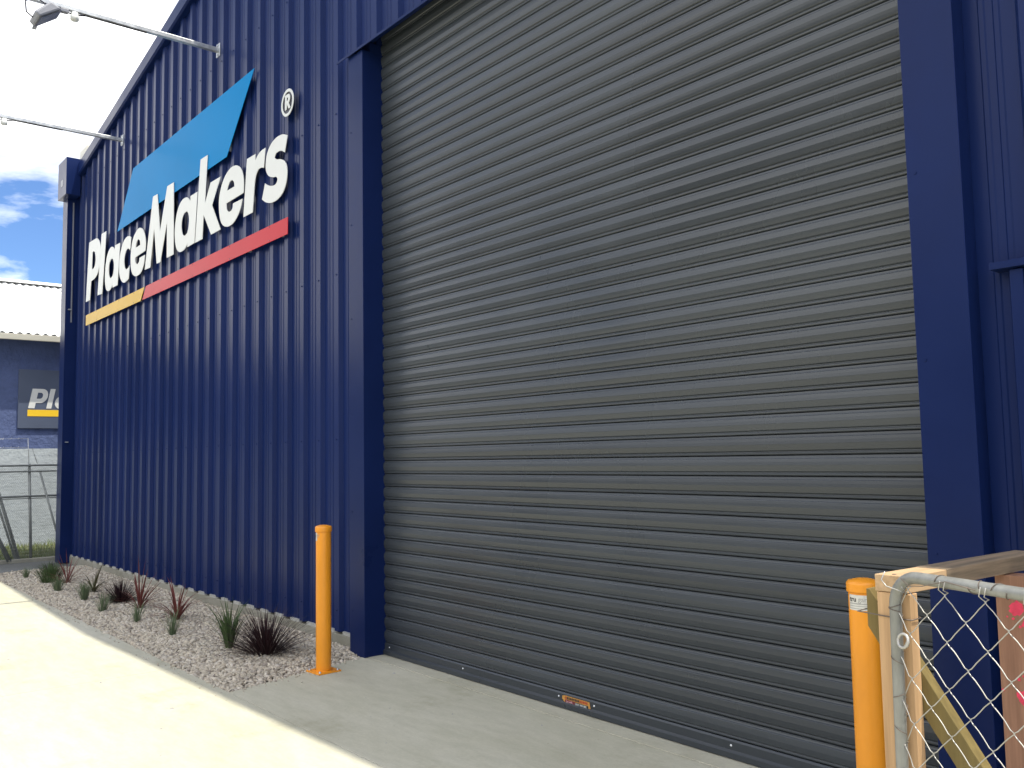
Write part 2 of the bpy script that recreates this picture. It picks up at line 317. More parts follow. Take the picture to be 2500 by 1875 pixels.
# ------------------------------------------------------------------ the blue shed
shed = tag(empty('steel_shed', (-6.4, 3.9, 0)), 'large navy steel shed with a tall charcoal roller door and gable roof', 'building')
def SP(o):                                    # parts are drawn in world coordinates, then hung on the shed
    o.parent = shed; o.matrix_parent_inverse = Matrix.Translation((6.4, -3.9, 0)); return o
XA = -6.4                                     # gable apex
def rake(x): return 6.53+.1775*(x+15.25) if x <= XA else 6.53+.1775*(XA+15.25)-.1775*(x-XA)
PAN, CREST = 3.80, 3.764
PITCH = .331; X0 = -6.85
def profile(x0, x1):
    """corrugation points (x, y) between two abscissas"""
    base = [(0, PAN), (.06, PAN), (.066, PAN-.004), (.084, PAN-.004), (.090, PAN), (.118, PAN), (.124, PAN-.004), (.142, PAN-.004), (.148, PAN), (.205, PAN), (.228, CREST), (.304, CREST), (.327, PAN)]
    pts = []
    k0 = math.floor((x0-X0)/PITCH)-1; k1 = math.ceil((x1-X0)/PITCH)+1
    for k in range(k0, k1): pts += [(X0+k*PITCH+a, b) for a, b in base]
    def at(x):
        for (a, b), (c, d) in zip(pts, pts[1:]):
            if a <= x <= c: return b+(d-b)*(x-a)/(c-a)
        return PAN
    return [(x0, at(x0))]+[p for p in pts if x0+1e-4 < p[0] < x1-1e-4]+[(x1, at(x1))]
def sheet(x0, x1, zb, zt):
    pr = profile(x0, x1); mb = MB(); n = len(pr)
    vs = [(x, y, zb) for x, y in pr]+[(x, y, zt(x)) for x, y in pr]
    # back skin half a millimetre behind so that the sheet is solid
    vs += [(x, y+.0008, zb) for x, y in pr]+[(x, y+.0008, zt(x)) for x, y in pr]
    fs = [(i, i+1, n+i+1, n+i) for i in range(n-1)]+[(2*n+i+1, 2*n+i, 3*n+i, 3*n+i+1) for i in range(n-1)]
    mb.add(vs, fs); return SP(mb.build('cladding_sheet', NAVY))
WL, WR = -16.05, 6.2
ZB = .125
edges = [-6.577+.002]
x = X0+.266-3*PITCH*0                          # laps sit on a crest
laps = [X0+.266+k*3*PITCH for k in range(-12, 16)]
def run(a, b, zb):
    c = [a]+[l for l in laps if a+.25 < l < b-.25]+[b]
    for p, q in zip(c, c[1:]): sheet(p, q, zb, lambda x: rake(x)-.03)
run(WL+.05, -6.575, ZB); run(-6.575, -1.557, 5.115); run(-1.557, WR-.05, ZB)
# trims
def trim(name, x0, x1, y0, y1, z0, z1, m=NAVY_FLAT, bevel=.003): return SP(MB().box(x0, x1, y0, y1, z0, z1).build(name, m, bevel=bevel))
trim('jamb_flashing', -6.577, -6.343, 3.700, 4.02, .0, 5.018)
trim('door_guide', -6.5, -6.343, 3.845, 4.02, 5.102, 5.4); trim('jamb_top', -6.575, -6.343, 3.778, 4.02, 5.0185, 5.1)
trim('jamb_flashing', -1.780, -1.555, 3.700, 4.02, .0, 5.018)
trim('door_guide', -1.78, -1.6, 3.845, 4.02, 5.102, 5.4); trim('jamb_top', -1.78, -1.557, 3.778, 4.02, 5.0185, 5.1)
head = MB().prism([(3.672, 5.014), (3.676, 5.012), (3.768, 5.104), (3.81, 5.108), (3.81, 5.114), (3.764, 5.111), (3.672, 5.034)], -6.735, -1.40, 'x').build('head_flashing', NAVY_FLAT); SP(head)
barge = []
for a, b in ((WL-.02, XA), (XA, WR+.02)):
    m = MB(); za, zb_ = rake(a), rake(b)
    m.add([(a, 3.70, za-.165), (b, 3.70, zb_-.165), (b, 3.70, zb_), (a, 3.70, za), (a, 3.95, za-.165), (b, 3.95, zb_-.165), (b, 3.95, zb_), (a, 3.95, za),
           (a, 3.722, za-.185), (b, 3.722, zb_-.185)],
          [(0, 1, 2, 3), (3, 2, 6, 7), (0, 8, 9, 1), (4, 7, 6, 5), (0, 3, 7, 4), (1, 5, 6, 2), (8, 4, 5, 9)])
    SP(m.build('barge_flashing', NAVY_FLAT))
footing = SP(MB().box(WL, -6.58, 3.768, 4.05, -.3, .104).build('footing', FOOT, bevel=.006))
SP(MB().box(-1.55, WR, 3.768, 4.05, -.3, .104).build('footing', FOOT, bevel=.006))
# pale closure pieces seen in every pan above the footing
for k in range(-29, 1):
    xs = X0+k*PITCH
    if xs < WL+.1 or xs+.2 > -6.58: continue
    o = MB().prism([(xs-.003, 3.802), (xs+.012, 3.777), (xs+.10, 3.772), (xs+.196, 3.777), (xs+.209, 3.802)], .1045, .128+random.uniform(-.002, .004), 'z').build('closure_strip', CLOSURE); SP(o)
fs = MB()
for k in range(-29, 1):
    xc = X0+k*PITCH+.266
    if xc < WL+.3 or xc > -6.6: continue
    for z in (.30, 1.75, 3.2, 4.65, 6.1):
        if z < rake(xc)-.3: fs.box(xc-.006, xc+.006, CREST-.006, CREST-.0002, z-.006, z+.006)
o = SP(fs.build('cladding_screws', NAVY_FLAT)); o['kind'] = 'stuff'
for xx, yy in ((-6.46, 3.6985), (-1.667, 3.6985)):
    for z in (.35, 1.15, 1.95, 2.75, 3.55, 4.35): SP(MB().box(xx-.08, xx-.071, yy-.003, yy+.0005, z-.0045, z+.0045).build('flashing_rivet', NAVY_FLAT))
# rest of the shell
SHELL_Y = 30
SP(MB().box(WL, WL+.03, 3.79, SHELL_Y, 0, 6.35).build('side_wall', NAVY_FLAT))
SP(MB().box(WR-.03, WR, 3.79, SHELL_Y, 0, rake(WR)-.06).build('side_wall', NAVY_FLAT))
SP(MB().prism([(WL+.03, 0), (WR-.03, 0), (WR-.03, rake(WR)-.1), (XA, rake(XA)-.1), (WL+.03, rake(WL)-.1)], SHELL_Y-.05, SHELL_Y).build('back_wall', NAVY_FLAT))
for a, b in ((WL-.02, XA), (XA, WR+.02)):
    SP(MB().prism([(a, rake(a)-.02), (b, rake(b)-.02), (b, rake(b)-.005), (a, rake(a)-.005)], 3.93, SHELL_Y+.2).build('roof', CREAM))
SP(MB().prism([(WL+.04, -.2), (-6.36, -.2), (-6.36, 5.36), (-1.77, 5.36), (-1.77, -.2), (WR-.04, -.2), (WR-.04, rake(WR)-.12), (XA, rake(XA)-.12), (WL+.04, rake(WL)-.12)], 3.815, 3.84).build('wall_lining', DARKDISC))
# corner post, rainwater head and pipe
trim('corner_flashing', -16.05, -15.76, 3.62, 3.90, 0, 6.0)
rh = SP(MB().box(-16.03, -15.49, 3.53, 3.75, 5.965, 6.58).build('rainwater_head', NAVY_FLAT, bevel=.004))
trim('overflow_slot', -15.83, -15.69, 3.527, 3.531, 6.14, 6.25, LAMPGREY, 0)
trim('corner_line', -15.752, -15.744, 3.70, 3.72, 3.9, 5.9, LAMPGREY, 0)  # thin grey line down the upper part of the corner
SP(MB().box(-15.80, -15.34, 3.80, 4.3, 6.42, 6.80).build('gutter_end', CREAM, bevel=.01))
for z in (1.93, 4.1): SP(MB().box(-15.76, -15.70, 3.66, 3.70, z, z+.015).build('pipe_bracket', GALV))
# side door right of the roller door
trim('door_head_flashing', -1.475, .2, 3.71, 3.81, 2.285, 2.315)
trim('side_door_frame', -1.41, -1.36, 3.735, 3.83, .002, 2.28); trim('side_door_frame', -.48, -.43, 3.735, 3.83, .002, 2.28)
trim('side_door', -1.36, -.48, 3.76, 3.80, .01, 2.28)
# roller door
DX0, DX1 = -6.352, -1.772; DY = 3.90
door = SP(MB().box(DX0-.002, DX1+.002, DY+.03, DY+.05, .01, 5.4).build('roller_door', SHUTTER)); door['label'] = 'tall charcoal roller shutter door of horizontal slats'
SL = .1045
prof = [(0, .007), (.0022, .001), (.005, -.0055), (.009, -.0075), (.0135, -.0070), (.0170, -.0045), (.0195, -.0040), (.0225, -.0085), (.0260, -.0120), (.0400, -.0150), (.0550, -.0175), (.0570, -.0176), (.0720, -.0160), (.0860, -.0138), (.0885, -.0115), (.0900, -.0060), (.0960, -.0035), (.1020, -.0025), (.1035, .006)]
sm = MB(); n = len(prof)
sm.add([(DX0, y, z) for z, y in prof]+[(DX1, y, z) for z, y in prof], [(i, n+i, n+i+1, i+1) for i in range(n-1)])
slat_me = sm.mesh('slat'); slat_me.materials.append(SHUTTER)
for k in range(50):
    o = link('slat', slat_me, door); o.location = (random.uniform(-.002, .002), DY+random.uniform(-.0008, .0008), .098+k*SL)
    o.rotation_euler = (random.uniform(-.012, .012), 0, 0); o.matrix_parent_inverse = door.matrix_world.inverted()
bar = MB().prism([(DY-.012, .008), (DY-.030, .008), (DY-.030, .036), (DY-.014, .046), (DY-.014, .088), (DY-.006, .097), (DY+.02, .097), (DY+.02, .008)], DX0+.004, DX1-.004, 'x').build('bottom_bar', SHUTTER); bar.parent = door
for sx_ in (-6.27, -5.28, -4.265, -3.95, -2.95, -2.45):
    o = MB().lathe([(0, .005), (.004, .0045), (.006, .002), (.0065, 0)], 8).build('bar_screw', SCREW, door); o.rotation_euler = (R(90), 0, 0); o.location = (sx_, DY-.014, .068)
# maker's label on the bottom bar
xs0, xs1 = -4.232, -3.985
lab = MB().prism([(xs0, .060), (xs0+.03, .036), (xs0+.2, .0375), (xs0+.215, .033), (xs1+.007, .033), (xs1-.004, .082), (xs0+.018, .083), (xs0+.002, .077)], DY-.0165, DY-.0141).build('door_label', material('label_amber', (.55, .27, .06), .45, var=.2, vscale=60), door)
LY = DY-.0172
def patch(x0, x1, z0, z1, m, y=LY, name='label_print'): MB().box(x0, x1, y, DY-.0166, z0, z1).build(name, m, door)
MAROON = material('label_maroon', (.16, .02, .03), .5); LRED = material('label_red', (.40, .05, .02), .5); PINKINK = material('label_pink', (.62, .38, .40), .5)
patch(xs0+.028, xs0+.118, .038, .060, MAROON); patch(xs0+.119, xs1-.014, .038, .058, INK)
for i in range(14):
    xx = xs0+.030+i*.0143
    patch(xx, xx+.0105, .063, .078, [INK, LRED][i > 8 or i < 1])
FACE = Matrix.Rotation(R(90), 4, 'X')
lettering('label_lettering', '24 HR', .017, PINKINK, Matrix.Translation((xs0+.037, LY-.0006, .044)) @ FACE, door, .0003, 1.3)
lettering('label_lettering', '0508 999 000', .0165, WHITE_L, Matrix.Translation((xs0+.121, LY-.0006, .0425)) @ FACE, door, .0004, 1.05)

# ------------------------------------------------------------------ wall sign
sign = tag(empty('wall_sign', (-11.3, 3.72, 3.73)), 'big raised wall sign with pale letters, blue slanted panel and yellow and red bars', 'sign')
def SG(o):
    o.parent = sign; o.matrix_parent_inverse = Matrix.Translation((11.3, -3.72, -3.73)); return o
YF = 3.722
LETTERS = [('P',[[(-14.78,5.039),(-14.68,5.037),(-14.577,5.036),(-14.483,5.034),(-14.407,5.029),(-14.353,5.022),(-14.317,5.012),(-14.288,5.0),(-14.261,4.985),(-14.233,4.968),(-14.209,4.949),(-14.188,4.928),(-14.171,4.906),(-14.158,4.885),(-14.148,4.862),(-14.142,4.838),(-14.138,4.813),(-14.137,4.784),(-14.138,4.754),(-14.141,4.723),(-14.146,4.693),(-14.151,4.665),(-14.159,4.638),(-14.168,4.612),(-14.18,4.585),(-14.194,4.559),(-14.21,4.532),(-14.229,4.507),(-14.253,4.484),(-14.28,4.465),(-14.311,4.447),(-14.348,4.432),(-14.39,4.42),(-14.441,4.412),(-14.499,4.407),(-14.56,4.403),(-14.621,4.399),(-14.669,4.112),(-14.908,4.114)],[(-14.579,4.843),(-14.563,4.847),(-14.548,4.851),(-14.532,4.854),(-14.516,4.854),(-14.499,4.849),(-14.481,4.842),(-14.464,4.831),(-14.448,4.818),(-14.434,4.802),(-14.421,4.782),(-14.41,4.76),(-14.402,4.74),(-14.398,4.722),(-14.397,4.705),(-14.399,4.688),(-14.403,4.671),(-14.409,4.654),(-14.418,4.638),(-14.429,4.622),(-14.441,4.609),(-14.455,4.6),(-14.47,4.592),(-14.486,4.587),(-14.505,4.583),(-14.526,4.582),(-14.55,4.582),(-14.574,4.583),(-14.598,4.584)]]),('l',[[(-14.101,5.037),(-13.851,5.03),(-14.007,4.113),(-14.259,4.123)]]),('a',[[(-13.398,4.725),(-13.153,4.715),(-13.242,4.117),(-13.486,4.12),(-13.485,4.17),(-13.497,4.162),(-13.509,4.153),(-13.522,4.144),(-13.536,4.135),(-13.553,4.127),(-13.572,4.118),(-13.592,4.111),(-13.613,4.105),(-13.635,4.102),(-13.659,4.1),(-13.683,4.1),(-13.707,4.102),(-13.73,4.107),(-13.754,4.114),(-13.777,4.123),(-13.797,4.136),(-13.814,4.152),(-13.828,4.17),(-13.841,4.192),(-13.852,4.215),(-13.862,4.241),(-13.871,4.27),(-13.877,4.3),(-13.881,4.331),(-13.881,4.363),(-13.879,4.396),(-13.875,4.43),(-13.869,4.463),(-13.861,4.495),(-13.851,4.527),(-13.839,4.558),(-13.826,4.585),(-13.813,4.609),(-13.798,4.63),(-13.782,4.649),(-13.764,4.666),(-13.743,4.683),(-13.721,4.698),(-13.697,4.711),(-13.672,4.721),(-13.645,4.729),(-13.617,4.734),(-13.588,4.736),(-13.562,4.736),(-13.538,4.733),(-13.516,4.727),(-13.495,4.719),(-13.475,4.71),(-13.456,4.7),(-13.439,4.688),(-13.421,4.675),(-13.404,4.663)],[(-13.534,4.559),(-13.514,4.552),(-13.494,4.539),(-13.477,4.524),(-13.462,4.508),(-13.451,4.49),(-13.442,4.471),(-13.436,4.45),(-13.433,4.43),(-13.433,4.409),(-13.436,4.386),(-13.442,4.365),(-13.45,4.346),(-13.459,4.33),(-13.471,4.315),(-13.485,4.303),(-13.502,4.293),(-13.523,4.286),(-13.547,4.28),(-13.572,4.278),(-13.594,4.279),(-13.613,4.286),(-13.631,4.296),(-13.646,4.309),(-13.659,4.323),(-13.669,4.339),(-13.677,4.356),(-13.683,4.375),(-13.686,4.394),(-13.687,4.415),(-13.686,4.438),(-13.683,4.461),(-13.677,4.481),(-13.667,4.498),(-13.655,4.513),(-13.64,4.526),(-13.623,4.537),(-13.603,4.547),(-13.58,4.555),(-13.556,4.559)]]),('c',[[(-12.647,4.695),(-12.667,4.703),(-12.686,4.711),(-12.707,4.719),(-12.728,4.725),(-12.751,4.73),(-12.776,4.734),(-12.801,4.737),(-12.827,4.738),(-12.855,4.736),(-12.883,4.732),(-12.912,4.727),(-12.939,4.719),(-12.965,4.709),(-12.989,4.697),(-13.013,4.683),(-13.035,4.668),(-13.056,4.65),(-13.075,4.63),(-13.094,4.608),(-13.111,4.586),(-13.127,4.563),(-13.141,4.539),(-13.153,4.514),(-13.163,4.489),(-13.171,4.464),(-13.177,4.438),(-13.18,4.412),(-13.181,4.385),(-13.179,4.356),(-13.175,4.325),(-13.169,4.295),(-13.16,4.267),(-13.148,4.242),(-13.133,4.219),(-13.116,4.198),(-13.098,4.179),(-13.08,4.163),(-13.06,4.149),(-13.04,4.137),(-13.019,4.127),(-12.999,4.118),(-12.978,4.111),(-12.956,4.106),(-12.933,4.102),(-12.909,4.101),(-12.884,4.101),(-12.858,4.103),(-12.832,4.105),(-12.806,4.11),(-12.779,4.115),(-12.753,4.122),(-12.726,4.128),(-12.692,4.311),(-12.708,4.303),(-12.724,4.296),(-12.74,4.289),(-12.757,4.283),(-12.776,4.28),(-12.797,4.277),(-12.818,4.276),(-12.837,4.278),(-12.855,4.282),(-12.872,4.288),(-12.888,4.297),(-12.902,4.307),(-12.914,4.32),(-12.924,4.336),(-12.932,4.352),(-12.937,4.37),(-12.941,4.389),(-12.943,4.409),(-12.943,4.429),(-12.94,4.448),(-12.933,4.465),(-12.923,4.482),(-12.912,4.497),(-12.9,4.511),(-12.888,4.523),(-12.875,4.534),(-12.861,4.544),(-12.846,4.551),(-12.83,4.556),(-12.813,4.559),(-12.796,4.56),(-12.779,4.559),(-12.763,4.556),(-12.747,4.551),(-12.732,4.545),(-12.718,4.539),(-12.706,4.533),(-12.695,4.526),(-12.685,4.518),(-12.674,4.511)]]),('e',[[(-12.023,4.384),(-12.018,4.408),(-12.012,4.433),(-12.008,4.457),(-12.008,4.482),(-12.011,4.507),(-12.017,4.533),(-12.026,4.559),(-12.039,4.585),(-12.055,4.611),(-12.075,4.636),(-12.097,4.661),(-12.121,4.682),(-12.148,4.701),(-12.178,4.717),(-12.209,4.73),(-12.238,4.74),(-12.266,4.746),(-12.292,4.748),(-12.318,4.748),(-12.344,4.746),(-12.368,4.742),(-12.392,4.737),(-12.415,4.729),(-12.438,4.721),(-12.461,4.712),(-12.485,4.702),(-12.508,4.691),(-12.528,4.678),(-12.547,4.663),(-12.564,4.646),(-12.58,4.628),(-12.594,4.608),(-12.606,4.588),(-12.616,4.566),(-12.625,4.543),(-12.633,4.519),(-12.64,4.494),(-12.646,4.468),(-12.651,4.441),(-12.654,4.416),(-12.655,4.392),(-12.654,4.37),(-12.652,4.348),(-12.649,4.325),(-12.644,4.302),(-12.638,4.278),(-12.63,4.255),(-12.62,4.234),(-12.608,4.214),(-12.595,4.195),(-12.579,4.177),(-12.559,4.161),(-12.535,4.147),(-12.508,4.134),(-12.478,4.122),(-12.449,4.113),(-12.419,4.107),(-12.389,4.104),(-12.358,4.102),(-12.327,4.102),(-12.296,4.104),(-12.265,4.106),(-12.235,4.111),(-12.207,4.118),(-12.181,4.128),(-12.158,4.14),(-12.136,4.154),(-12.117,4.169),(-12.1,4.187),(-12.086,4.206),(-12.074,4.226),(-12.063,4.246),(-12.054,4.267),(-12.047,4.288),(-12.041,4.31),(-12.035,4.332),(-12.264,4.333),(-12.267,4.319),(-12.269,4.306),(-12.273,4.293),(-12.282,4.283),(-12.298,4.274),(-12.319,4.268),(-12.341,4.263),(-12.361,4.262),(-12.378,4.266),(-12.395,4.273),(-12.409,4.282),(-12.422,4.291),(-12.432,4.301),(-12.44,4.312),(-12.446,4.323),(-12.45,4.334),(-12.451,4.343),(-12.45,4.353),(-12.447,4.362),(-12.445,4.372)],[(-12.437,4.503),(-12.43,4.518),(-12.424,4.532),(-12.417,4.546),(-12.408,4.558),(-12.398,4.569),(-12.386,4.579),(-12.374,4.587),(-12.361,4.593),(-12.347,4.596),(-12.333,4.597),(-12.318,4.596),(-12.304,4.593),(-12.291,4.587),(-12.278,4.579),(-12.266,4.569),(-12.256,4.558),(-12.25,4.546),(-12.247,4.533),(-12.244,4.519),(-12.241,4.506)]]),('M',[[(-11.743,5.049),(-11.566,5.041),(-11.449,4.53),(-11.197,5.051),(-10.962,5.044),(-10.936,4.13),(-11.184,4.132),(-11.191,4.584),(-11.42,4.122),(-11.561,4.126),(-11.679,4.613),(-11.812,4.121),(-12.038,4.128)]]),('a',[[(-10.377,4.728),(-10.153,4.728),(-10.233,4.135),(-10.465,4.128),(-10.463,4.18),(-10.472,4.171),(-10.481,4.161),(-10.491,4.152),(-10.505,4.143),(-10.523,4.135),(-10.544,4.127),(-10.568,4.12),(-10.593,4.116),(-10.622,4.113),(-10.654,4.112),(-10.685,4.113),(-10.714,4.117),(-10.741,4.123),(-10.765,4.132),(-10.787,4.143),(-10.808,4.157),(-10.827,4.174),(-10.845,4.194),(-10.86,4.217),(-10.873,4.243),(-10.885,4.273),(-10.894,4.306),(-10.9,4.341),(-10.903,4.375),(-10.904,4.41),(-10.901,4.445),(-10.895,4.48),(-10.888,4.513),(-10.878,4.543),(-10.866,4.573),(-10.851,4.6),(-10.835,4.626),(-10.818,4.648),(-10.799,4.669),(-10.778,4.687),(-10.756,4.703),(-10.732,4.718),(-10.708,4.729),(-10.682,4.739),(-10.655,4.746),(-10.626,4.751),(-10.594,4.752),(-10.563,4.752),(-10.535,4.75),(-10.51,4.745),(-10.488,4.738),(-10.468,4.729),(-10.449,4.719),(-10.431,4.708),(-10.415,4.695),(-10.4,4.681),(-10.385,4.668)],[(-10.495,4.569),(-10.477,4.562),(-10.462,4.551),(-10.449,4.538),(-10.439,4.523),(-10.43,4.507),(-10.423,4.489),(-10.419,4.47),(-10.417,4.45),(-10.417,4.429),(-10.421,4.407),(-10.426,4.384),(-10.433,4.364),(-10.442,4.346),(-10.452,4.329),(-10.464,4.314),(-10.48,4.302),(-10.502,4.294),(-10.529,4.289),(-10.556,4.288),(-10.579,4.29),(-10.598,4.297),(-10.615,4.307),(-10.629,4.32),(-10.641,4.335),(-10.652,4.353),(-10.66,4.372),(-10.667,4.394),(-10.67,4.414),(-10.671,4.436),(-10.669,4.458),(-10.665,4.48),(-10.657,4.499),(-10.646,4.517),(-10.631,4.533),(-10.614,4.548),(-10.594,4.558),(-10.571,4.566),(-10.544,4.57),(-10.518,4.571)]]),('k',[[(-10.064,5.087),(-9.846,5.081),(-9.916,4.531),(-9.749,4.733),(-9.454,4.728),(-9.701,4.462),(-9.442,4.13),(-9.722,4.128),(-9.952,4.405),(-9.983,4.131),(-10.211,4.13)]]),('e',[[(-8.828,4.391),(-8.825,4.419),(-8.822,4.448),(-8.82,4.476),(-8.821,4.503),(-8.824,4.528),(-8.829,4.553),(-8.836,4.576),(-8.846,4.598),(-8.857,4.619),(-8.87,4.639),(-8.885,4.658),(-8.901,4.674),(-8.917,4.688),(-8.934,4.7),(-8.952,4.71),(-8.971,4.719),(-8.989,4.727),(-9.007,4.734),(-9.027,4.74),(-9.049,4.745),(-9.074,4.748),(-9.102,4.751),(-9.132,4.753),(-9.161,4.752),(-9.189,4.748),(-9.218,4.742),(-9.247,4.734),(-9.275,4.724),(-9.302,4.712),(-9.33,4.698),(-9.356,4.681),(-9.38,4.663),(-9.402,4.643),(-9.422,4.621),(-9.441,4.597),(-9.456,4.573),(-9.47,4.549),(-9.481,4.523),(-9.49,4.497),(-9.496,4.469),(-9.499,4.44),(-9.499,4.41),(-9.497,4.38),(-9.493,4.351),(-9.487,4.324),(-9.48,4.297),(-9.47,4.272),(-9.459,4.249),(-9.447,4.228),(-9.433,4.208),(-9.417,4.191),(-9.398,4.175),(-9.377,4.161),(-9.353,4.148),(-9.327,4.137),(-9.301,4.129),(-9.272,4.122),(-9.242,4.118),(-9.212,4.115),(-9.182,4.115),(-9.155,4.116),(-9.128,4.119),(-9.101,4.124),(-9.074,4.132),(-9.046,4.142),(-9.017,4.156),(-8.99,4.171),(-8.965,4.187),(-8.944,4.203),(-8.925,4.22),(-8.908,4.238),(-8.894,4.256),(-8.882,4.275),(-8.872,4.295),(-8.863,4.315),(-8.854,4.335),(-9.106,4.341),(-9.107,4.33),(-9.108,4.317),(-9.11,4.306),(-9.115,4.296),(-9.123,4.288),(-9.134,4.281),(-9.147,4.275),(-9.161,4.272),(-9.177,4.271),(-9.194,4.272),(-9.212,4.275),(-9.227,4.28),(-9.241,4.287),(-9.254,4.297),(-9.265,4.308),(-9.274,4.321),(-9.28,4.335),(-9.282,4.351),(-9.284,4.367),(-9.287,4.384)],[(-9.269,4.521),(-9.26,4.534),(-9.252,4.548),(-9.243,4.561),(-9.233,4.572),(-9.223,4.582),(-9.211,4.591),(-9.199,4.599),(-9.186,4.604),(-9.173,4.607),(-9.158,4.608),(-9.144,4.607),(-9.13,4.604),(-9.117,4.598),(-9.103,4.589),(-9.092,4.579),(-9.082,4.569),(-9.077,4.557),(-9.073,4.545),(-9.071,4.532),(-9.069,4.52)]]),('r',[[(-8.744,4.731),(-8.53,4.727),(-8.535,4.657),(-8.519,4.668),(-8.503,4.679),(-8.486,4.69),(-8.468,4.699),(-8.449,4.707),(-8.428,4.713),(-8.407,4.718),(-8.385,4.721),(-8.362,4.724),(-8.338,4.724),(-8.314,4.724),(-8.291,4.725),(-8.325,4.526),(-8.342,4.531),(-8.36,4.537),(-8.378,4.543),(-8.396,4.546),(-8.414,4.547),(-8.432,4.547),(-8.45,4.545),(-8.466,4.539),(-8.482,4.531),(-8.496,4.519),(-8.51,4.505),(-8.521,4.489),(-8.53,4.47),(-8.538,4.45),(-8.544,4.428),(-8.549,4.405),(-8.554,4.383),(-8.557,4.362),(-8.56,4.338),(-8.565,4.307),(-8.571,4.268),(-8.578,4.223),(-8.586,4.175),(-8.593,4.129),(-8.827,4.128)]]),('s',[[(-7.794,4.707),(-7.808,4.713),(-7.821,4.719),(-7.835,4.725),(-7.85,4.731),(-7.867,4.737),(-7.885,4.743),(-7.904,4.748),(-7.927,4.752),(-7.953,4.755),(-7.983,4.757),(-8.013,4.757),(-8.043,4.755),(-8.072,4.75),(-8.101,4.744),(-8.128,4.736),(-8.154,4.727),(-8.177,4.715),(-8.198,4.702),(-8.217,4.687),(-8.233,4.672),(-8.247,4.656),(-8.258,4.638),(-8.266,4.621),(-8.273,4.602),(-8.279,4.583),(-8.282,4.562),(-8.284,4.542),(-8.284,4.523),(-8.281,4.506),(-8.277,4.49),(-8.271,4.475),(-8.262,4.461),(-8.251,4.447),(-8.238,4.433),(-8.223,4.421),(-8.206,4.409),(-8.186,4.399),(-8.164,4.391),(-8.14,4.383),(-8.118,4.376),(-8.098,4.371),(-8.077,4.368),(-8.058,4.365),(-8.043,4.36),(-8.031,4.354),(-8.021,4.347),(-8.015,4.339),(-8.011,4.331),(-8.011,4.323),(-8.014,4.314),(-8.019,4.305),(-8.027,4.298),(-8.037,4.293),(-8.051,4.289),(-8.066,4.287),(-8.083,4.286),(-8.102,4.287),(-8.123,4.29),(-8.145,4.295),(-8.165,4.3),(-8.185,4.306),(-8.203,4.312),(-8.221,4.32),(-8.238,4.327),(-8.253,4.334),(-8.267,4.342),(-8.281,4.35),(-8.295,4.358),(-8.367,4.21),(-8.349,4.199),(-8.33,4.187),(-8.312,4.177),(-8.293,4.167),(-8.274,4.159),(-8.254,4.151),(-8.233,4.144),(-8.212,4.138),(-8.189,4.132),(-8.165,4.128),(-8.14,4.124),(-8.113,4.122),(-8.084,4.121),(-8.052,4.122),(-8.021,4.124),(-7.991,4.129),(-7.962,4.136),(-7.934,4.145),(-7.908,4.157),(-7.884,4.17),(-7.864,4.187),(-7.846,4.205),(-7.831,4.226),(-7.819,4.246),(-7.809,4.267),(-7.802,4.289),(-7.798,4.311),(-7.795,4.332),(-7.794,4.351),(-7.796,4.371),(-7.799,4.389),(-7.805,4.406),(-7.812,4.422),(-7.822,4.437),(-7.834,4.451),(-7.849,4.464),(-7.867,4.477),(-7.888,4.489),(-7.911,4.499),(-7.933,4.508),(-7.953,4.515),(-7.974,4.52),(-7.993,4.523),(-8.01,4.527),(-8.025,4.532),(-8.037,4.537),(-8.048,4.542),(-8.057,4.547),(-8.064,4.552),(-8.07,4.558),(-8.073,4.564),(-8.073,4.57),(-8.07,4.577),(-8.064,4.584),(-8.055,4.591),(-8.045,4.596),(-8.031,4.599),(-8.014,4.601),(-7.997,4.602),(-7.979,4.601),(-7.963,4.599),(-7.947,4.596),(-7.931,4.592),(-7.915,4.586),(-7.898,4.579),(-7.882,4.57),(-7.865,4.561),(-7.849,4.551)]]),('R',[[(-7.848,5.114),(-7.835,5.114),(-7.822,5.115),(-7.81,5.115),(-7.798,5.115),(-7.789,5.114),(-7.78,5.113),(-7.773,5.112),(-7.766,5.109),(-7.76,5.106),(-7.754,5.102),(-7.749,5.098),(-7.745,5.093),(-7.742,5.088),(-7.74,5.083),(-7.738,5.077),(-7.738,5.071),(-7.739,5.065),(-7.74,5.058),(-7.743,5.051),(-7.746,5.044),(-7.75,5.038),(-7.755,5.032),(-7.761,5.026),(-7.767,5.02),(-7.727,4.966),(-7.77,4.964),(-7.81,5.023),(-7.809,4.968),(-7.848,4.965)],[(-7.81,5.083),(-7.805,5.083),(-7.801,5.084),(-7.797,5.084),(-7.793,5.083),(-7.789,5.081),(-7.786,5.078),(-7.783,5.075),(-7.782,5.071),(-7.782,5.067),(-7.782,5.062),(-7.784,5.058),(-7.787,5.054),(-7.792,5.052),(-7.797,5.05),(-7.804,5.049),(-7.81,5.048)]])]
for nm, loops in LETTERS:
    if nm == 'R': SG(flat_shape('registered_letter', loops, WHITE_L, .006, YF-.004, bevel=.0008)); continue
    SG(flat_shape('letter', loops, WHITE_L, .007, YF-.004, bevel=.0008))
ring = lambda r: [(-7.795+r*math.cos(a*math.pi/24), 5.031+r*math.sin(a*math.pi/24)) for a in range(48)]
SG(flat_shape('registered_ring', [ring(.134), ring(.106)], WHITE_L, .006, YF-.004, bevel=.0008))
SG(flat_shape('registered_disc', [ring(.120)], DARKDISC, .004, YF+.006, bevel=.001))
SG(flat_shape('blue_panel', [[(-12.637, 5.666), (-8.592, 5.666), (-9.313, 4.914), (-13.330, 4.914)]], CYAN, .006, YF+.006))
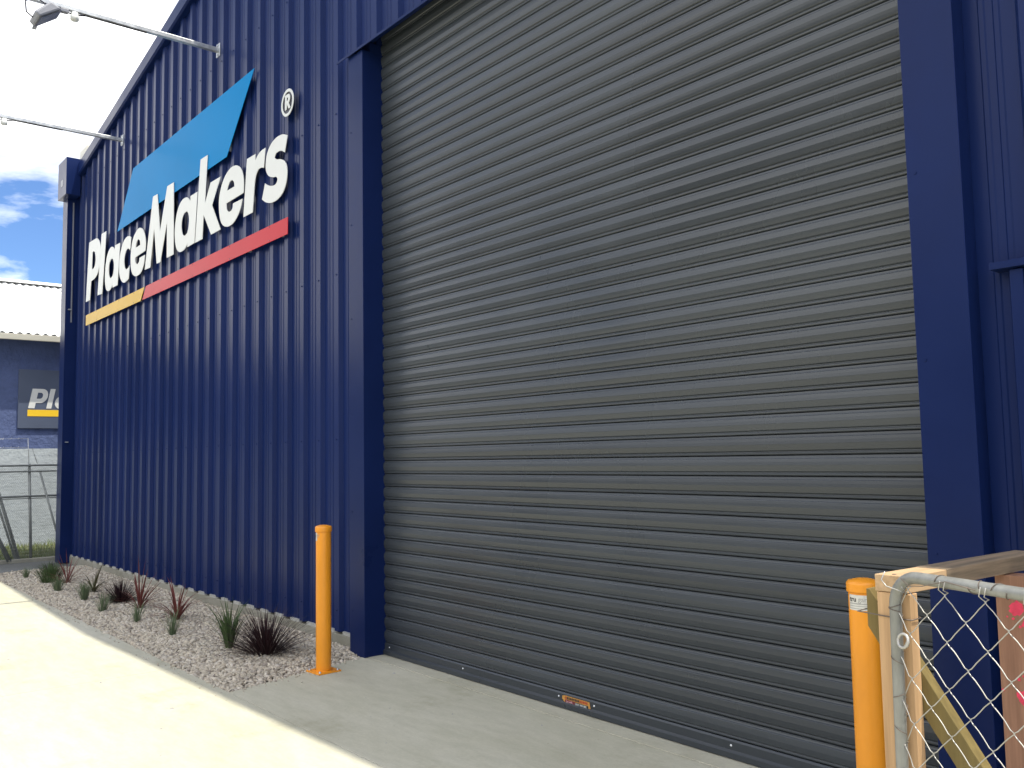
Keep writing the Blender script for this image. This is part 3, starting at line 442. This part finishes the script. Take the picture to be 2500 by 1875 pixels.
SG(flat_shape('yellow_bar', [[(-14.90, 3.903), (-12.055, 3.903), (-12.205, 3.737), (-14.90, 3.737)]], YEL, .006, YF, bevel=.0008))
SG(flat_shape('red_bar', [[(-11.985, 3.904), (-7.79, 3.904), (-7.79, 3.738), (-12.135, 3.738)]], RED, .006, YF, bevel=.0008))
for xx in (-14.3, -13.2, -12.5, -11.4, -10.3, -9.2, -8.2):
    for zz_ in (3.755, 3.887): SG(MB().box(xx-.006, xx+.006, YF-.0025, YF, zz_-.006, zz_+.006).build('sign_screw', DARKDISC))
for xx in (-14.5, -13.5, -12.4, -11.2, -10.0, -8.8, -8.0): SG(MB().box(xx-.02, xx+.02, YF+.007, PAN-.005, 3.76, 3.88).build('sign_bracket', GALV))
for xx in (-12.6, -11.5, -10.4, -9.3): SG(MB().box(xx-.02, xx+.02, YF+.0125, PAN-.005, 4.98, 5.6).build('sign_bracket', GALV))

# ------------------------------------------------------------------ lamps on arms
def lamp(x, label):
    t = tag(empty('sign_lamp', (x, 3.764, 6.26)), label, 'lamp', 'lamps on long arms above the wall sign')
    def P(m, name, mat, bevel=0): return m.build(name, mat, t, bevel)
    P(MB().box(-.05, .05, -.010, 0, -.075, .075), 'wall_plate', GALV, .003)
    for zz_ in (-.055, .055): P(MB().box(-.012, .012, -.022, -.010, zz_-.012, zz_+.012), 'bolt', GALV, .003)
    P(MB().box(-.025, .025, -1.95, -.010, -.025, .025), 'arm', GALV, .005)
    hd = P(MB().add([(-.12, -1.77, -.03), (.12, -1.77, -.03), (.12, -1.66, -.08), (-.12, -1.66, -.08), (-.14, -1.92, -.19), (.14, -1.92, -.19), (.14, -1.87, -.235), (-.14, -1.87, -.235)],
                    [(0, 3, 2, 1), (4, 5, 6, 7), (0, 1, 5, 4), (1, 2, 6, 5), (3, 7, 6, 2), (0, 4, 7, 3)]), 'lamp_head', LAMPGREY, .02)
    gl = MB().add([(-.105, -1.664, -.095), (.105, -1.664, -.095), (.125, -1.858, -.236), (-.125, -1.858, -.236)], [(0, 1, 2, 3)]).build('lamp_glass', GLASS, hd)
    P(MB().add([(-.19, -1.83, -.02), (-.165, -1.83, -.02), (-.165, -1.79, -.02), (-.19, -1.79, -.02), (-.225, -1.87, -.22), (-.20, -1.87, -.22), (-.20, -1.83, -.22), (-.225, -1.83, -.22)],
               [(0, 1, 2, 3), (7, 6, 5, 4), (0, 4, 5, 1), (1, 5, 6, 2), (2, 6, 7, 3), (3, 7, 4, 0)]), 'yoke', GALV)
    P(MB().lathe([(0, -.032), (.036, -.032), (.036, -.06), (.042, -.062), (.042, -.108), (.034, -.115), (0, -.115)], 16, (0, -1.52)), 'light_sensor', WHITE_L)
    P(MB().box(-.03, .03, -1.66, -1.58, -.06, -.026), 'junction_box', LAMPGREY, .004)
    P(MB().tube([(0, -1.42, -.032), (0, -1.47, -.045), (0, -1.6, -.05), (0, -1.7, -.06), (0, -1.74, -.075)], .008, 8), 'cable', DARKDISC)
    P(MB().tube([(.05, -1.78, -.06), (.09, -1.90, -.02), (.07, -1.99, -.08), (.03, -1.97, -.17), (.0, -1.9, -.2)], .007, 8), 'cable', DARKDISC)
    P(MB().tube([(0, -.8, -.03), (0, -1.1, -.031), (0, -1.42, -.032)], .006, 6), 'cable', DARKDISC)
lamp(-9.66, 'galvanised arm with floodlight above the blue slanted panel, nearer the roller door')
lamp(-13.28, 'galvanised arm with floodlight nearest the left corner of the shed')

# ------------------------------------------------------------------ bollards
def bollard(x, y, label, rz, lbl):
    t = tag(empty('bollard', (x, y, 0)), label, 'bollard', 'orange bollards flanking the roller door')
    MB().lathe([(.0570, .010), (.0570, 1.045)], 32).build('post', ORANGE, t)
    MB().lathe([(.0575, 1.038), (.0625, 1.038), (.0632, 1.042), (.0632, 1.066), (.0625, 1.072), (.055, 1.080), (.03, 1.087), (0, 1.089)], 32).build('cap', ORANGE, t)
    MB().box(-.095, .095, -.095, .095, 0, .011).build('base_plate', ORANGE, t, .002)
    for a in (-1, 1):
        for b in (-1, 1):
            q = MB(); q.lathe([(.011, .011), (.011, .014), (.0, .014)], 12, (a*.075, b*.075)); q.lathe([(.008, .014), (.008, .022), (0, .022)], 6, (a*.075, b*.075)); q.build('anchor_bolt', GALV, t)
    s = MB(); vs = []; a0, a1 = lbl
    for i in range(9):
        a = R(a0+(a1-a0)*i/8)
        for z in (.972, 1.030): vs.append((.0576*math.cos(a), .0576*math.sin(a), z))
    s.add(vs, [(2*i, 2*i+2, 2*i+3, 2*i+1) for i in range(8)], True)
    s.build('sticker', STICKER, t)
    # lettering wrapped on the sticker
    def wrapped(name, txt, size, z, mat, astart, bold=0.0):
        cu = bpy.data.curves.new(name, 'FONT'); cu.body = txt; cu.size = size; cu.offset = bold
        o = curve_to_mesh(name, cu, mat, Matrix.Identity(4), t)
        for v in o.data.vertices:
            a = R(astart)+v.co.x/.0581; zz_ = z+v.co.y; v.co = (.0581*math.cos(a), .0581*math.sin(a), zz_)
    w0 = a0+4
    wrapped('sticker_lettering', 'tru', .026, 1.005, INK, w0, .0006); wrapped('sticker_lettering', 'gard', .026, 1.005, INKGREY, w0+38)
    wrapped('sticker_lettering', 'www. bollards and rails', .0085, .995, INKGREY, w0); wrapped('sticker_lettering', '0800 000 000', .009, .986, INKGREY, w0+18) if False else None
    for z in (.996, .987, .978):
        q = MB(); vv = []
        for i in range(7):
            a = R(w0+(a1-8-w0)*i/6)
            vv += [(.0581*math.cos(a), .0581*math.sin(a), z), (.0581*math.cos(a), .0581*math.sin(a), z+.0022)]
        q.add(vv, [(2*i, 2*i+2, 2*i+3, 2*i+1) for i in range(6)]); q.build('sticker_rule', INKGREY, t)
    t.rotation_euler = (0, 0, rz)
    return t
bollard(-6.175, 3.25, 'orange bollard beside the gravel bed, left of the roller door', R(3), (-150, -85))
bollard(-1.825, 3.262, 'orange bollard behind the pine post at the right end of the roller door', R(0), (-125, -30))

# ------------------------------------------------------------------ plants in the gravel
def blade(mb, base, az, length, lean, droop, w, seg=6, fold=.25, twist=0):
    """a strap leaf: starts near vertical (lean from vertical), bends outward by droop"""
    p = Vector(base); th = lean; dirh = Vector((math.cos(az), math.sin(az), 0)); side = Vector((-math.sin(az), math.cos(az), 0))
    st = length/seg; vs = []
    for i in range(seg+1):
        t = i/seg; ww = w*(.55+.45*min(1, t*4))*(1-t**2.4)+.0004
        d = dirh*math.sin(th)+Vector((0, 0, math.cos(th))); nrm = dirh*math.cos(th)-Vector((0, 0, math.sin(th)))
        vs += [p-side*ww+nrm*(-fold*ww), p+nrm*(fold*ww), p+side*ww+nrm*(-fold*ww)]
        p = p+d*st; th += droop/seg*(.4+1.2*t)
    fs = []
    for i in range(seg):
        a = i*3
        fs += [(a, a+1, a+4, a+3), (a+1, a+2, a+5, a+4)]
    mb.add(vs, fs, True)
def tuft(loc, h, n, mat, label, name='grass_tuft', spread=.5, droop=.9, w=.0028, r=.02, cat='plant', grp='young plants in the gravel bed', fullness=1):
    t = tag(empty(name, loc), label, cat, grp); mb = MB()
    for i in range(n):
        az = random.uniform(0, 6.283); q = random.random()**.7; rr = r*q
        blade(mb, (rr*math.cos(az), rr*math.sin(az), -.02), az+random.uniform(-.4, .4), h*random.uniform(.75, 1.2)*1.12, q*spread*random.uniform(.6, 1.1), droop*random.uniform(.3, 1.2)*q**.5, w*random.uniform(.7, 1.2), 6)
    mb.build('blades', mat, t); return t
def cordyline(loc, h, n, mat, label, spec, w=.009):
    t = tag(empty('cordyline', loc), label, 'plant', 'young plants in the gravel bed')
    st = MB(); st.tube([(0, 0, -.02), (.004, 0, .03), (0, .003, .07)], [.012, .011, .008], 8); st.build('stem', mat, t)
    for az, L, lean, dr in spec:
        mb = MB(); blade(mb, (0, 0, .02), R(az), L, R(lean), R(dr), w*random.uniform(.85, 1.1), 8, .35); mb.build('leaf', mat, t)
    for i in range(n):
        mb = MB(); blade(mb, (random.uniform(-.008, .008), random.uniform(-.008, .008), .0), random.uniform(0, 6.28), h*random.uniform(.5, 1.0), R(random.uniform(18, 62)), R(random.uniform(25, 85)), w*random.uniform(.35, .65), 8, .3); mb.build('leaf', mat, t)
    return t
Z = .02
tuft((-14.03, 2.80, Z), .14, 60, LEAF_SAGE, 'smallest sage green tuft at the far left end of the gravel', spread=.4)
tuft((-14.25, 3.15, Z), .16, 150, LEAF_DARK, 'low dark burgundy grass clump at the far end by the shed corner', 'burgundy_grass', 1.2, .5, .003, .05)
tuft((-13.08, 2.90, Z), .25, 320, LEAF_GREEN, 'bushy mid green grass clump left of the farthest red cordyline', 'green_grass', .6, .6, .003, .09)
tuft((-12.14, 2.78, Z), .18, 130, LEAF_SAGE, 'sage green tuft in front of the farthest red cordyline', spread=.45, r=.03)
cordyline((-12.75, 3.03, Z), .44, 20, LEAF_RED, 'red cordyline nearest the corner of the shed', [(200, .46, 4, 6), (300, .40, 22, 18), (150, .38, 25, 25), (20, .36, 30, 25), (250, .44, 12, 12), (100, .38, 18, 25)])
tuft((-11.18, 2.84, Z), .19, 130, LEAF_SAGE, 'sage green tuft in front of the bronze cordyline', spread=.4, r=.025)
cordyline((-11.70, 3.07, Z), .42, 24, LEAF_BRONZE, 'bronze green cordyline with one long leaf reaching to the right', [(60, .36, 10, 20), (0, .62, 42, 22), (200, .28, 30, 40), (330, .34, 45, 50), (20, .34, 50, 60)])
tuft((-10.12, 2.75, Z), .19, 70, LEAF_SAGE, 'thin sage tuft in front of the smaller burgundy grass ball', spread=.6, r=.02)
tuft((-10.66, 3.09, Z), .25, 380, LEAF_DARK, 'smaller dark burgundy grass ball between the two middle cordylines', 'burgundy_grass', 1.3, .9, .003, .05)
tuft((-9.23, 2.83, Z), .19, 60, LEAF_SAGE, 'thin sage tuft at the foot of the tallest red cordyline', spread=.45, r=.018)
cordyline((-9.97, 3.08, Z), .48, 22, LEAF_RED, 'tallest red cordyline with upright spear leaves', [(190, .56, 3, 4), (80, .54, 5, 5), (0, .52, 28, 12), (10, .40, 40, 20), (180, .42, 22, 20), (200, .36, 12, 14), (320, .38, 18, 25), (20, .46, 45, 15)], .0105)
tuft((-8.31, 2.86, Z), .22, 60, LEAF_SAGE, 'thin sage tuft in front of the wide red and green cordyline', spread=.45, r=.018)
cordyline((-9.02, 3.15, Z), .46, 30, LEAF_RED, 'wide red and green cordyline with arching outer leaves', [(180, .50, 28, 35), (185, .44, 18, 18), (90, .36, 6, 10), (0, .44, 25, 25), (10, .40, 38, 35), (170, .42, 50, 40), (350, .42, 52, 40), (300, .30, 10, 12)], .0105)
tuft((-7.34, 3.00, Z), .36, 85, LEAF_GREEN, 'dark green strappy plant with a narrow base and arching top', 'strap_plant', .30, 1.6, .005, .03)
tuft((-6.90, 3.12, Z), .36, 430, LEAF_DARK, 'largest burgundy grass ball beside the orange bollard', 'burgundy_grass', 1.3, 1.1, .0030, .06)

dl = MB()
for i in range(70):
    x = random.uniform(-13.5, -6.3); y = random.uniform(2.6, 3.7)
    blade(dl, (x, y, float(bed_h(np.float64(x), np.float64(y)))+.018), random.uniform(0, 6.28), random.uniform(.03, .11), random.uniform(1.1, 1.5), random.uniform(.1, .6), random.uniform(.0015, .004), 4, .3)
tag(dl.build('dry_leaf_litter', island_material('dry_leaf', [(.20, .14, .08), (.30, .22, .13), (.12, .08, .05)], .8)), 'fallen dry leaves lying on the gravel between the plants', 'litter', kind='stuff')

# ------------------------------------------------------------------ neighbour's building
XW = -19.5
shop = tag(empty('neighbour_building', (XW, 4, 0)), 'rendered blue and pale neighbour building with white corrugated roof beyond the fence', 'building')
def NP(o): o.parent = shop; o.matrix_parent_inverse = Matrix.Translation((-XW, -4, 0)); return o
REND_B = material('blue_roughcast', (.075, .105, .23), .85, var=.12, vscale=5, bump=.022, bscale=11)
REND_P = material('pale_blue_roughcast', (.37, .41, .44), .85, var=.08, vscale=5, bump=.016, bscale=11)
ROOFW = material('white_roof_iron', (.72, .73, .73), .55, var=.06, vscale=2, vstretch=(.3, 1, 1))
Y0, Y1 = -6, 16
NP(MB().box(XW-6, XW, Y0, Y1, 1.90, 4.06).build('upper_wall', REND_B)); NP(MB().box(XW-6, XW+.004, Y0, Y1, -.1, 1.899).build('lower_wall', REND_P))
NP(MB().box(XW-.02, XW+.43, Y0, Y1, 4.03, 4.05).build('eave_soffit', material('soffit_paint', (.20, .24, .36), .7)))
NP(MB().prism([(XW+.33, 3.985), (XW+.44, 3.985), (XW+.455, 4.085), (XW+.445, 4.09), (XW+.43, 4.0), (XW+.345, 4.0), (XW+.335, 4.09), (XW+.325, 4.09)], Y0, Y1).build('gutter', CREAM))
# corrugated roof: sine sheets, ridge at XW-4
m = MB(); per = .15; n = int((Y1-Y0)/per*8); vs = []
for i in range(n+1):
    y = Y0+i*per/8; h = .018*math.cos(i*2*math.pi/8)
    vs += [(XW+.40, y, 4.115+h), (XW-4.0, y, 5.90+h)]
m.add(vs, [(2*i, 2*i+1, 2*i+3, 2*i+2) for i in range(n)], True); NP(m.build('roof', ROOFW))
NP(MB().prism([(XW-4.3, 5.86), (XW-4.0, 5.965), (XW-3.72, 5.86), (XW-3.74, 5.85), (XW-4.0, 5.94), (XW-4.28, 5.85)], Y0, Y1).build('ridge_cap', ROOFW))
NP(MB().prism([(XW-8.0, 4.1), (XW-4.3, 5.86), (XW-4.3, 5.84), (XW-8.0, 4.08)], Y0, Y1).build('roof', ROOFW))
sc_ = MB()
for row in range(5):
    for i in range(60):
        y = Y0+.35+i*.36+(row % 2)*.18; t_ = .06+row*.2
        x = XW+.40-4.4*t_; z = 4.115+1.785*t_+.02; sc_.box(x-.012, x+.012, y-.012, y+.012, z, z+.014)
o = NP(sc_.build('roof_screws', FENCEGALV)); o['kind'] = 'stuff'
# its sign
sb = tag(empty('shop_sign', (XW, 4.6, 2.3)), 'grey blue sign board with pale letters and yellow bar on the neighbour wall', 'sign')
def NS(o): o.parent = sb; o.matrix_parent_inverse = Matrix.Translation((-XW, -4.6, -2.3)); return o
NS(MB().box(XW+.001, XW+.045, 3.67, 6.9, 2.295, 3.45).build('board', material('sign_board_paint', (.085, .105, .16), .35, var=.05), bevel=.004))
SB_Y = XW+.0455
NS(MB().box(SB_Y-.001, SB_Y+.004, 3.834, 6.7, 2.532, 2.660).build('yellow_bar', material('sign_yellow', (.80, .52, .03), .4)))
def yz(name, loops):
    cu = bpy.data.curves.new(name, 'CURVE'); cu.dimensions = '2D'; cu.fill_mode = 'BOTH'; cu.extrude = .003
    for lp in loops:
        sp = cu.splines.new('POLY'); sp.points.add(len(lp)-1); sp.use_cyclic_u = True
        for p, q in zip(sp.points, lp): p.co = (*q, 0, 1)
    # local x -> world Y, local y -> world Z, facing +X
    xf = Matrix(((0, 0, 1, SB_Y+.003), (1, 0, 0, 0), (0, 1, 0, 0), (0, 0, 0, 1)))
    NS(curve_to_mesh(name, cu, GREYL, xf))
GREYL = material('sign_grey_letter', (.62, .63, .62), .5)
def arc(cx, cz, rx, rz, a0, a1, n=12, sh=0): return [(cx+rx*math.cos(R(a0+(a1-a0)*i/n))+sh*(rz*math.sin(R(a0+(a1-a0)*i/n))), cz+rz*math.sin(R(a0+(a1-a0)*i/n))) for i in range(n+1)]
bz, tz = 2.689, 3.08
sl = .19
def S_(y, z): return (y+(z-bz)*sl, z)
P_out = [S_(3.842, bz), S_(3.955, bz), S_(3.955, bz+.105)]+[S_(y, z) for y, z in arc(4.03, bz+.245, .115, .14, -90, 90)]+[S_(3.842, tz-.005)]
P_in = [S_(3.955, bz+.19), S_(3.955, bz+.31)]+[S_(y, z) for y, z in arc(4.01, bz+.25, .045, .06, 90, -90)]
yz('letter', [P_out, P_in]); yz('letter', [[S_(4.165, bz), S_(4.255, bz), S_(4.255, tz), S_(4.165, tz)]])
A_out = [S_(y, z) for y, z in arc(4.43, bz+.13, .135, .14, 40, 320)]+[S_(4.54, bz), S_(4.62, bz), S_(4.62, bz+.265), S_(4.54, bz+.265)]
yz('letter', [A_out, [S_(y, z) for y, z in arc(4.445, bz+.13, .058, .07, 0, 345, 18)]])

# ------------------------------------------------------------------ chain link fence in front of it
XF = -16.6
fence = tag(empty('chain_link_fence', (XF, 3.36, 0)), 'grey chain link fence with barbed wire, running off behind the shed corner', 'fence')
def FP(o): o.parent = fence; o.matrix_parent_inverse = Matrix.Translation((-XF, -3.36, 0)); return o
FY0, FY1 = -2.6, 6.4
for y in (-2.6, .4, 3.35, 6.4): FP(MB().tube([(XF, y+.03, 0), (XF, y-.03, 1.60)], .022, 10).build('post', FENCEGALV))
for z in (1.575, 1.475, 1.065): FP(MB().tube([(XF+.03, FY0, z+.004), (XF+.03, .4, z-.004), (XF+.03, FY1, z)], .017 if z != 1.475 else .012, 8).build('rail', FENCEGALV))
FP(MB().tube([(XF+.02, FY0, 1.03), (XF+.02, FY1, 1.025)], .007, 6).build('tension_wire', FENCEGALV)); FP(MB().tube([(XF+.02, FY0, .03), (XF+.02, FY1, .03)], .01, 6).build('bottom_rail', FENCEGALV))
for pa, pb, r in (((XF+.03, 3.48, 1.46), (XF+.32, 3.80, .05), .016), ((XF-.15, 2.80, 1.50), (XF-.1, 3.22, .02), .028), ((XF-.08, 2.72, 1.50), (XF-.02, 3.16, .02), .018), ((XF+.1, 2.62, .98), (XF+.08, 3.07, .02), .022), ((XF+.14, 2.58, .98), (XF+.14, 3.02, .02), .014)):
    FP(MB().tube([pa, pb], r, 8).build('stay', FENCEGALV))
# woven mesh
mesh_v, mesh_f = MB(), None
d = .055; y = FY0; k = 0
while y < FY1:
    pts = []; z = .03; i = 0
    if 2.5 < y < 4.3:
        while z < 1.57:
            pts.append((XF+.012+(.004 if i % 2 else -.004), y+(d*.5 if (i % 2) else -.002), z)); z += d*.5; i += 1
        mesh_v.tube(pts, .0036, 3, False, False)
    y += d*.5; k += 1
# neighbouring zigzags are mirrored so that they hook into each other
o = FP(mesh_v.build('woven_mesh', FENCEGALV)); o['kind'] = 'stuff'
def barbed(y0, y1, z0, z1, x=XF):
    mb = MB(); n = 14
    mb.tube([(x, y0+(y1-y0)*i/n, z0+(z1-z0)*i/n-.012*math.sin(math.pi*i/n)) for i in range(n+1)], .0035, 5)
    for i in range(1, int((y1-y0)/.11)):
        yy = y0+i*.11; zz_ = z0+(z1-z0)*(yy-y0)/(y1-y0)
        mb.tube([(x-.012, yy-.008, zz_-.014), (x+.012, yy+.008, zz_+.014)], .0022, 4); mb.tube([(x+.012, yy-.006, zz_-.012), (x-.012, yy+.006, zz_+.014)], .0022, 4)
    FP(mb.build('barbed_wire', GALV))
barbed(.4, 3.29, 1.99, 2.022); barbed(.4, 3.29, 1.85, 1.875); barbed(3.30, 6.4, 1.73, 1.76); barbed(3.45, 6.4, 1.625, 1.63, XF+.02)
FP(MB().tube([(XF, 3.29, 2.025), (XF, 3.315, 1.60)], .006, 6).build('wire_arm', GALV)); FP(MB().tube([(XF, 3.36, 1.86), (XF, 3.44, 1.60)], .005, 6).build('wire_arm', FENCEGALV))
# grass behind and along the fence
gm = MB()
for i in range(5200):
    y = random.uniform(2.2, 5.2); x = random.uniform(-19.3, -16.75); hgt = random.uniform(.05, .16)*(1.5 if random.random() < .12 else 1)
    if y < 3.0 and random.random() < .75: continue
    blade(gm, (x, y, -.02), random.uniform(0, 6.28), hgt, random.uniform(0, .6), random.uniform(.2, 1.2), random.uniform(.004, .009), 3, .2)
tag(gm.build('rough_grass', WEED), 'sunlit rough grass between the fence and the neighbour wall', 'grass', kind='stuff')
tag(MB().box(XF-.02, XF+.10, -6, 5.0, -.03, .045).build('kerb', FOOT, bevel=.01), kind='structure')

# ------------------------------------------------------------------ timber frame at the right
fr = tag(empty('timber_barrier', (-1.3, 2.51, 0)), 'pine post and beam barrier with an olive brace and brown board', 'barrier')
def TP(o): o.parent = fr; o.matrix_parent_inverse = Matrix.Translation((1.3, -2.51, 0)); return o
def skewbox(x0, x1, y0, y1, z0, z1, dx):      # box whose far end is shifted sideways by dx
    return MB().add([(x0,y0,z0),(x1,y0,z0),(x1+dx,y1,z0),(x0+dx,y1,z0),(x0,y0,z1),(x1,y0,z1),(x1+dx,y1,z1),(x0+dx,y1,z1)], [(0,3,2,1),(4,5,6,7),(0,1,5,4),(1,2,6,5),(2,3,7,6),(3,0,4,7)])
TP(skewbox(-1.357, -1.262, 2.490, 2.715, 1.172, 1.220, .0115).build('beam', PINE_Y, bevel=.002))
TP(skewbox(-1.3455, -1.2505, 2.717, 3.37, 1.173, 1.2215, .0335).build('beam', GREYPINE, bevel=.002))  # far length of the beam, in a darker grey-brown than the near length
TP(MB().box(-1.354, -1.256, 2.493, 2.536, 0, 1.170).build('post', PINE_Z, bevel=.002))
TP(MB().prism([(-1.412, 1.058), (-1.412, 1.168), (-1.402, 1.168), (-.62, .01), (-.70, .01)], 2.538, 2.582).build('brace', TREATED, bevel=.002))
TP(MB().box(-1.268, -.93, 3.085, 3.118, .02, 1.17).build('board', BROWNBOARD, bevel=.002))
TP(MB().box(-1.26, -1.17, 3.12, 3.165, 0, 1.170).build('post', BROWNBOARD, bevel=.002))
TP(MB().box(-1.20, .9, 3.32, 3.365, 1.08, 1.17).build('rail', PINE_Y, bevel=.002)); TP(MB().box(.78, .87, 3.275, 3.318, 0, 1.17).build('post', PINE_Z, bevel=.002))
SPL = [0]
def splat(cx, cz, r, n, name='paint_mark'):
    pts = [(cx+r*random.uniform(.45, 1.0)*math.cos(a*6.283/n), cz+r*random.uniform(.45, 1.0)*math.sin(a*6.283/n)) for a in range(n)]
    SPL[0] += .00006; TP(MB().prism(pts, 3.0846-SPL[0], 3.0854).build(name, PINKPAINT))
for cx_, cz_ in ((-1.205, 1.065), (-1.20, .79)):
    splat(cx_, cz_, .030, 16); splat(cx_+.035, cz_-.035, .034, 15); splat(cx_+.06, cz_+.02, .03, 13)
    for _ in range(16): splat(cx_+random.gauss(.02, .035), cz_+random.gauss(-.01, .04), random.uniform(.003, .009), 7)
for (x, y) in ((-1.31, 2.515), (-1.27, 3.30)): TP(MB().lathe([(.006, 1.2200), (.006, 1.2215), (0, 1.2218)], 8, (x, y)).build('nail', RUSTWIRE))
TP(MB().tube([(-1.416, 2.536, 1.107), (-1.414, 2.488, 1.107), (-1.354, 2.488, 1.104), (-1.28, 2.489, 1.100), (-1.252, 2.489, 1.100), (-1.251, 2.54, 1.101), (-1.30, 2.585, 1.104), (-1.416, 2.586, 1.107)], .0018, 5, closed=True).build('tie_wire', RUSTWIRE))

# ------------------------------------------------------------------ chain link gate
gate = tag(empty('wire_gate', (-1.2867, 2.4686, 0), math.atan2(-.319, .948)), 'galvanised pipe gate with large chain link mesh leaning on the pine post', 'gate')
GT, GW = 1.243, 1.6
PR = .0166
def gpath():
    r = .085; pts = [(-.016, 0, .05), (-.008, 0, .5), (0, 0, GT-PR-r)]
    for i in range(1, 9):
        a = R(180-90*i/8); pts.append((r+r*math.cos(a), 0, GT-PR-r+r*math.sin(a)))
    pts += [(.6, 0, GT-PR), (GW-r, 0, GT-PR)]
    for i in range(1, 9):
        a = R(90-90*i/8); pts.append((GW-r+r*math.cos(a), 0, GT-PR-r+r*math.sin(a)))
    return pts+[(GW, 0, .05)]
MB().tube(gpath(), PR, 16).build('pipe_frame', OLDGALV, gate); MB().tube([(-.014, 0, .07), (GW, 0, .07)], PR, 14).build('pipe_frame', OLDGALV, gate)
# mesh wires: each one zigzags down and hooks its neighbours at every knuckle
hx, hz = .0632, .0612; UX = .118-.0058; ZT = 1.131
for c in range(-2, 24):
    xa, xb = UX+c*hx-.008*0, UX+(c+1)*hx
    if xa > GW-.05: break
    pts = []; i = 0
    # knuckle heights alternate between columns of nodes
    z = ZT + (0 if c % 2 == 0 else hz) - 0
    z0_ = z+2*hz*0
    top = GT-.045
    zz_ = ZT+4*hz; side = 0
    lean = lambda z: -.018*(1.13-z)*.5
    seq = []
    j = 0
    while zz_ > .06:
        node_col = c if ((j+c) % 2 == 0) else c+1
        if zz_ < top:
            xx = UX+node_col*hx+lean(zz_)
            s_ = 1 if node_col == c else -1
            if xx > .012 and xx < GW-.01:
                seq += [(xx+s_*.008, .0035*s_, zz_+.007), (xx-s_*.002, .0, zz_), (xx+s_*.008, -.0035*s_, zz_-.007)]
            elif xx <= .012:
                seq += [(.012, .004, zz_+.004), (.004, .018, zz_), (.012, -.004, zz_-.004)]
        zz_ -= hz; j += 1
    if len(seq) < 4: continue
    # slightly bowed spans between the knuckles
    pts = []
    for a, b in zip(seq, seq[1:]):
        a_, b_ = Vector(a), Vector(b); pts.append(a_)
        if (b_-a_).length > .03:
            for q in (.33, .66): pts.append(a_.lerp(b_, q)+Vector((random.uniform(-.001, .001), .0015*math.sin(q*3.14), .0022*math.sin(q*math.pi)+random.uniform(-.0006, .0006))))
    pts.append(Vector(seq[-1]))
    # hook over the top rail
    s0 = pts[0]; pts = [Vector((s0.x+.012, -PR-.003, GT-.012)), Vector((s0.x+.006, -PR-.003, GT-.035))]+pts if s0.x > .09 else pts
    MB().tube(pts, .0015, 6).build('mesh_wire', WIRE, gate)
# lacing wire round the frame, wire ring and loose ends
def lace(pts, r=.0013, m=RUSTWIRE): MB().tube(pts, r, 5).build('lacing_wire', m, gate)
def loop_at(x, z, tilt, m=RUSTWIRE, R_=PR+.0015, turns=1.0):
    lace([(x+tilt*t*.05, -R_*math.cos(t*6.283), z+R_*math.sin(t*6.283)) for t in [i*turns/14 for i in range(15)]], .0012, m)
for x, tl in ((.16, .6), (.30, -.7), (.335, .9), (.47, .5), (.62, -.5), (.8, .6)): loop_at(x, GT-PR, tl)
def vloop(z, tilt, m=RUSTWIRE):
    R_ = PR+.0015; lace([(R_*math.cos(t*6.283), -R_*math.sin(t*6.283), z+tilt*t*.06) for t in [i/14 for i in range(15)]], .0012, m)
for z, tl in ((1.125, .4), (1.145, -.6), (.98, .8), (.90, -.7), (.79, .9), (.70, -.6)): vloop(z, tl)
lace([(.045, -.02, 1.222), (.075, -.022, 1.205), (.12, -.021, 1.21), (.2, -.022, 1.232), (.29, -.02, 1.222)])
lace([(-.012, -.021, 1.235), (-.018, -.03, 1.212), (.0, -.03, 1.196), (.03, -.024, 1.19), (.07, -.023, 1.183), (.05, -.024, 1.20)], .0017, WIRE)
MB().tube([(.046+.0185*math.cos(a*.5236), -.024+.004*math.sin(a*.5236), 1.052+.0185*math.sin(a*.5236)) for a in range(12)], .0042, 8, closed=True).build('wire_ring', WIRE, gate)

# ------------------------------------------------------------------ the other side of the street, seen only as reflections in the painted steel
def street_building(x0, x1, y, h, wallc, roofc, label, bays):
    t = tag(empty('street_building', ((x0+x1)/2, y, 0)), label, 'building', 'sheds across the street'); cx = (x0+x1)/2; w = (x1-x0)/2
    m_w = material('street_wall', wallc, .8, var=.12, vscale=1.2); m_r = material('street_roof', roofc, .6, var=.1, vscale=1)
    MB().prism([(-w, 0), (w, 0), (w, h), (0, h+w*.10), (-w, h)], -14, 0).build('wall', m_w, t)
    for s in (-1, 1): MB().prism([(s*(w+.3), h-.03), (0, h+w*.10+.02), (0, h+w*.10+.14), (s*(w+.3), h+.09)], -14.3, .35).build('roof', m_r, t)
    for k in range(bays):
        bx = -w+(k+.5)*2*w/bays
        MB().box(bx-1.7, bx+1.7, .0, .06, 0, 3.6).build('roller_shutter', SHUTTER, t); MB().box(bx-1.9, bx+1.9, .002, .5, 3.75, 3.85).build('canopy', m_r, t)
        MB().box(bx-1.2, bx+1.2, .0, .05, 4.4, 5.2).build('window', DARKDISC, t)
street_building(-62, -31, -26, 8.4, (.10, .085, .07), (.16, .15, .14), 'brown brick shed across the street, leftmost', 4)
street_building(-29, -3, -27, 8.0, (.12, .10, .08), (.14, .14, .14), 'tan brick shed across the street, middle', 4)
street_building(-1, 26, -26, 8.6, (.09, .085, .08), (.15, .13, .12), 'grey brick shed across the street, rightmost', 4)
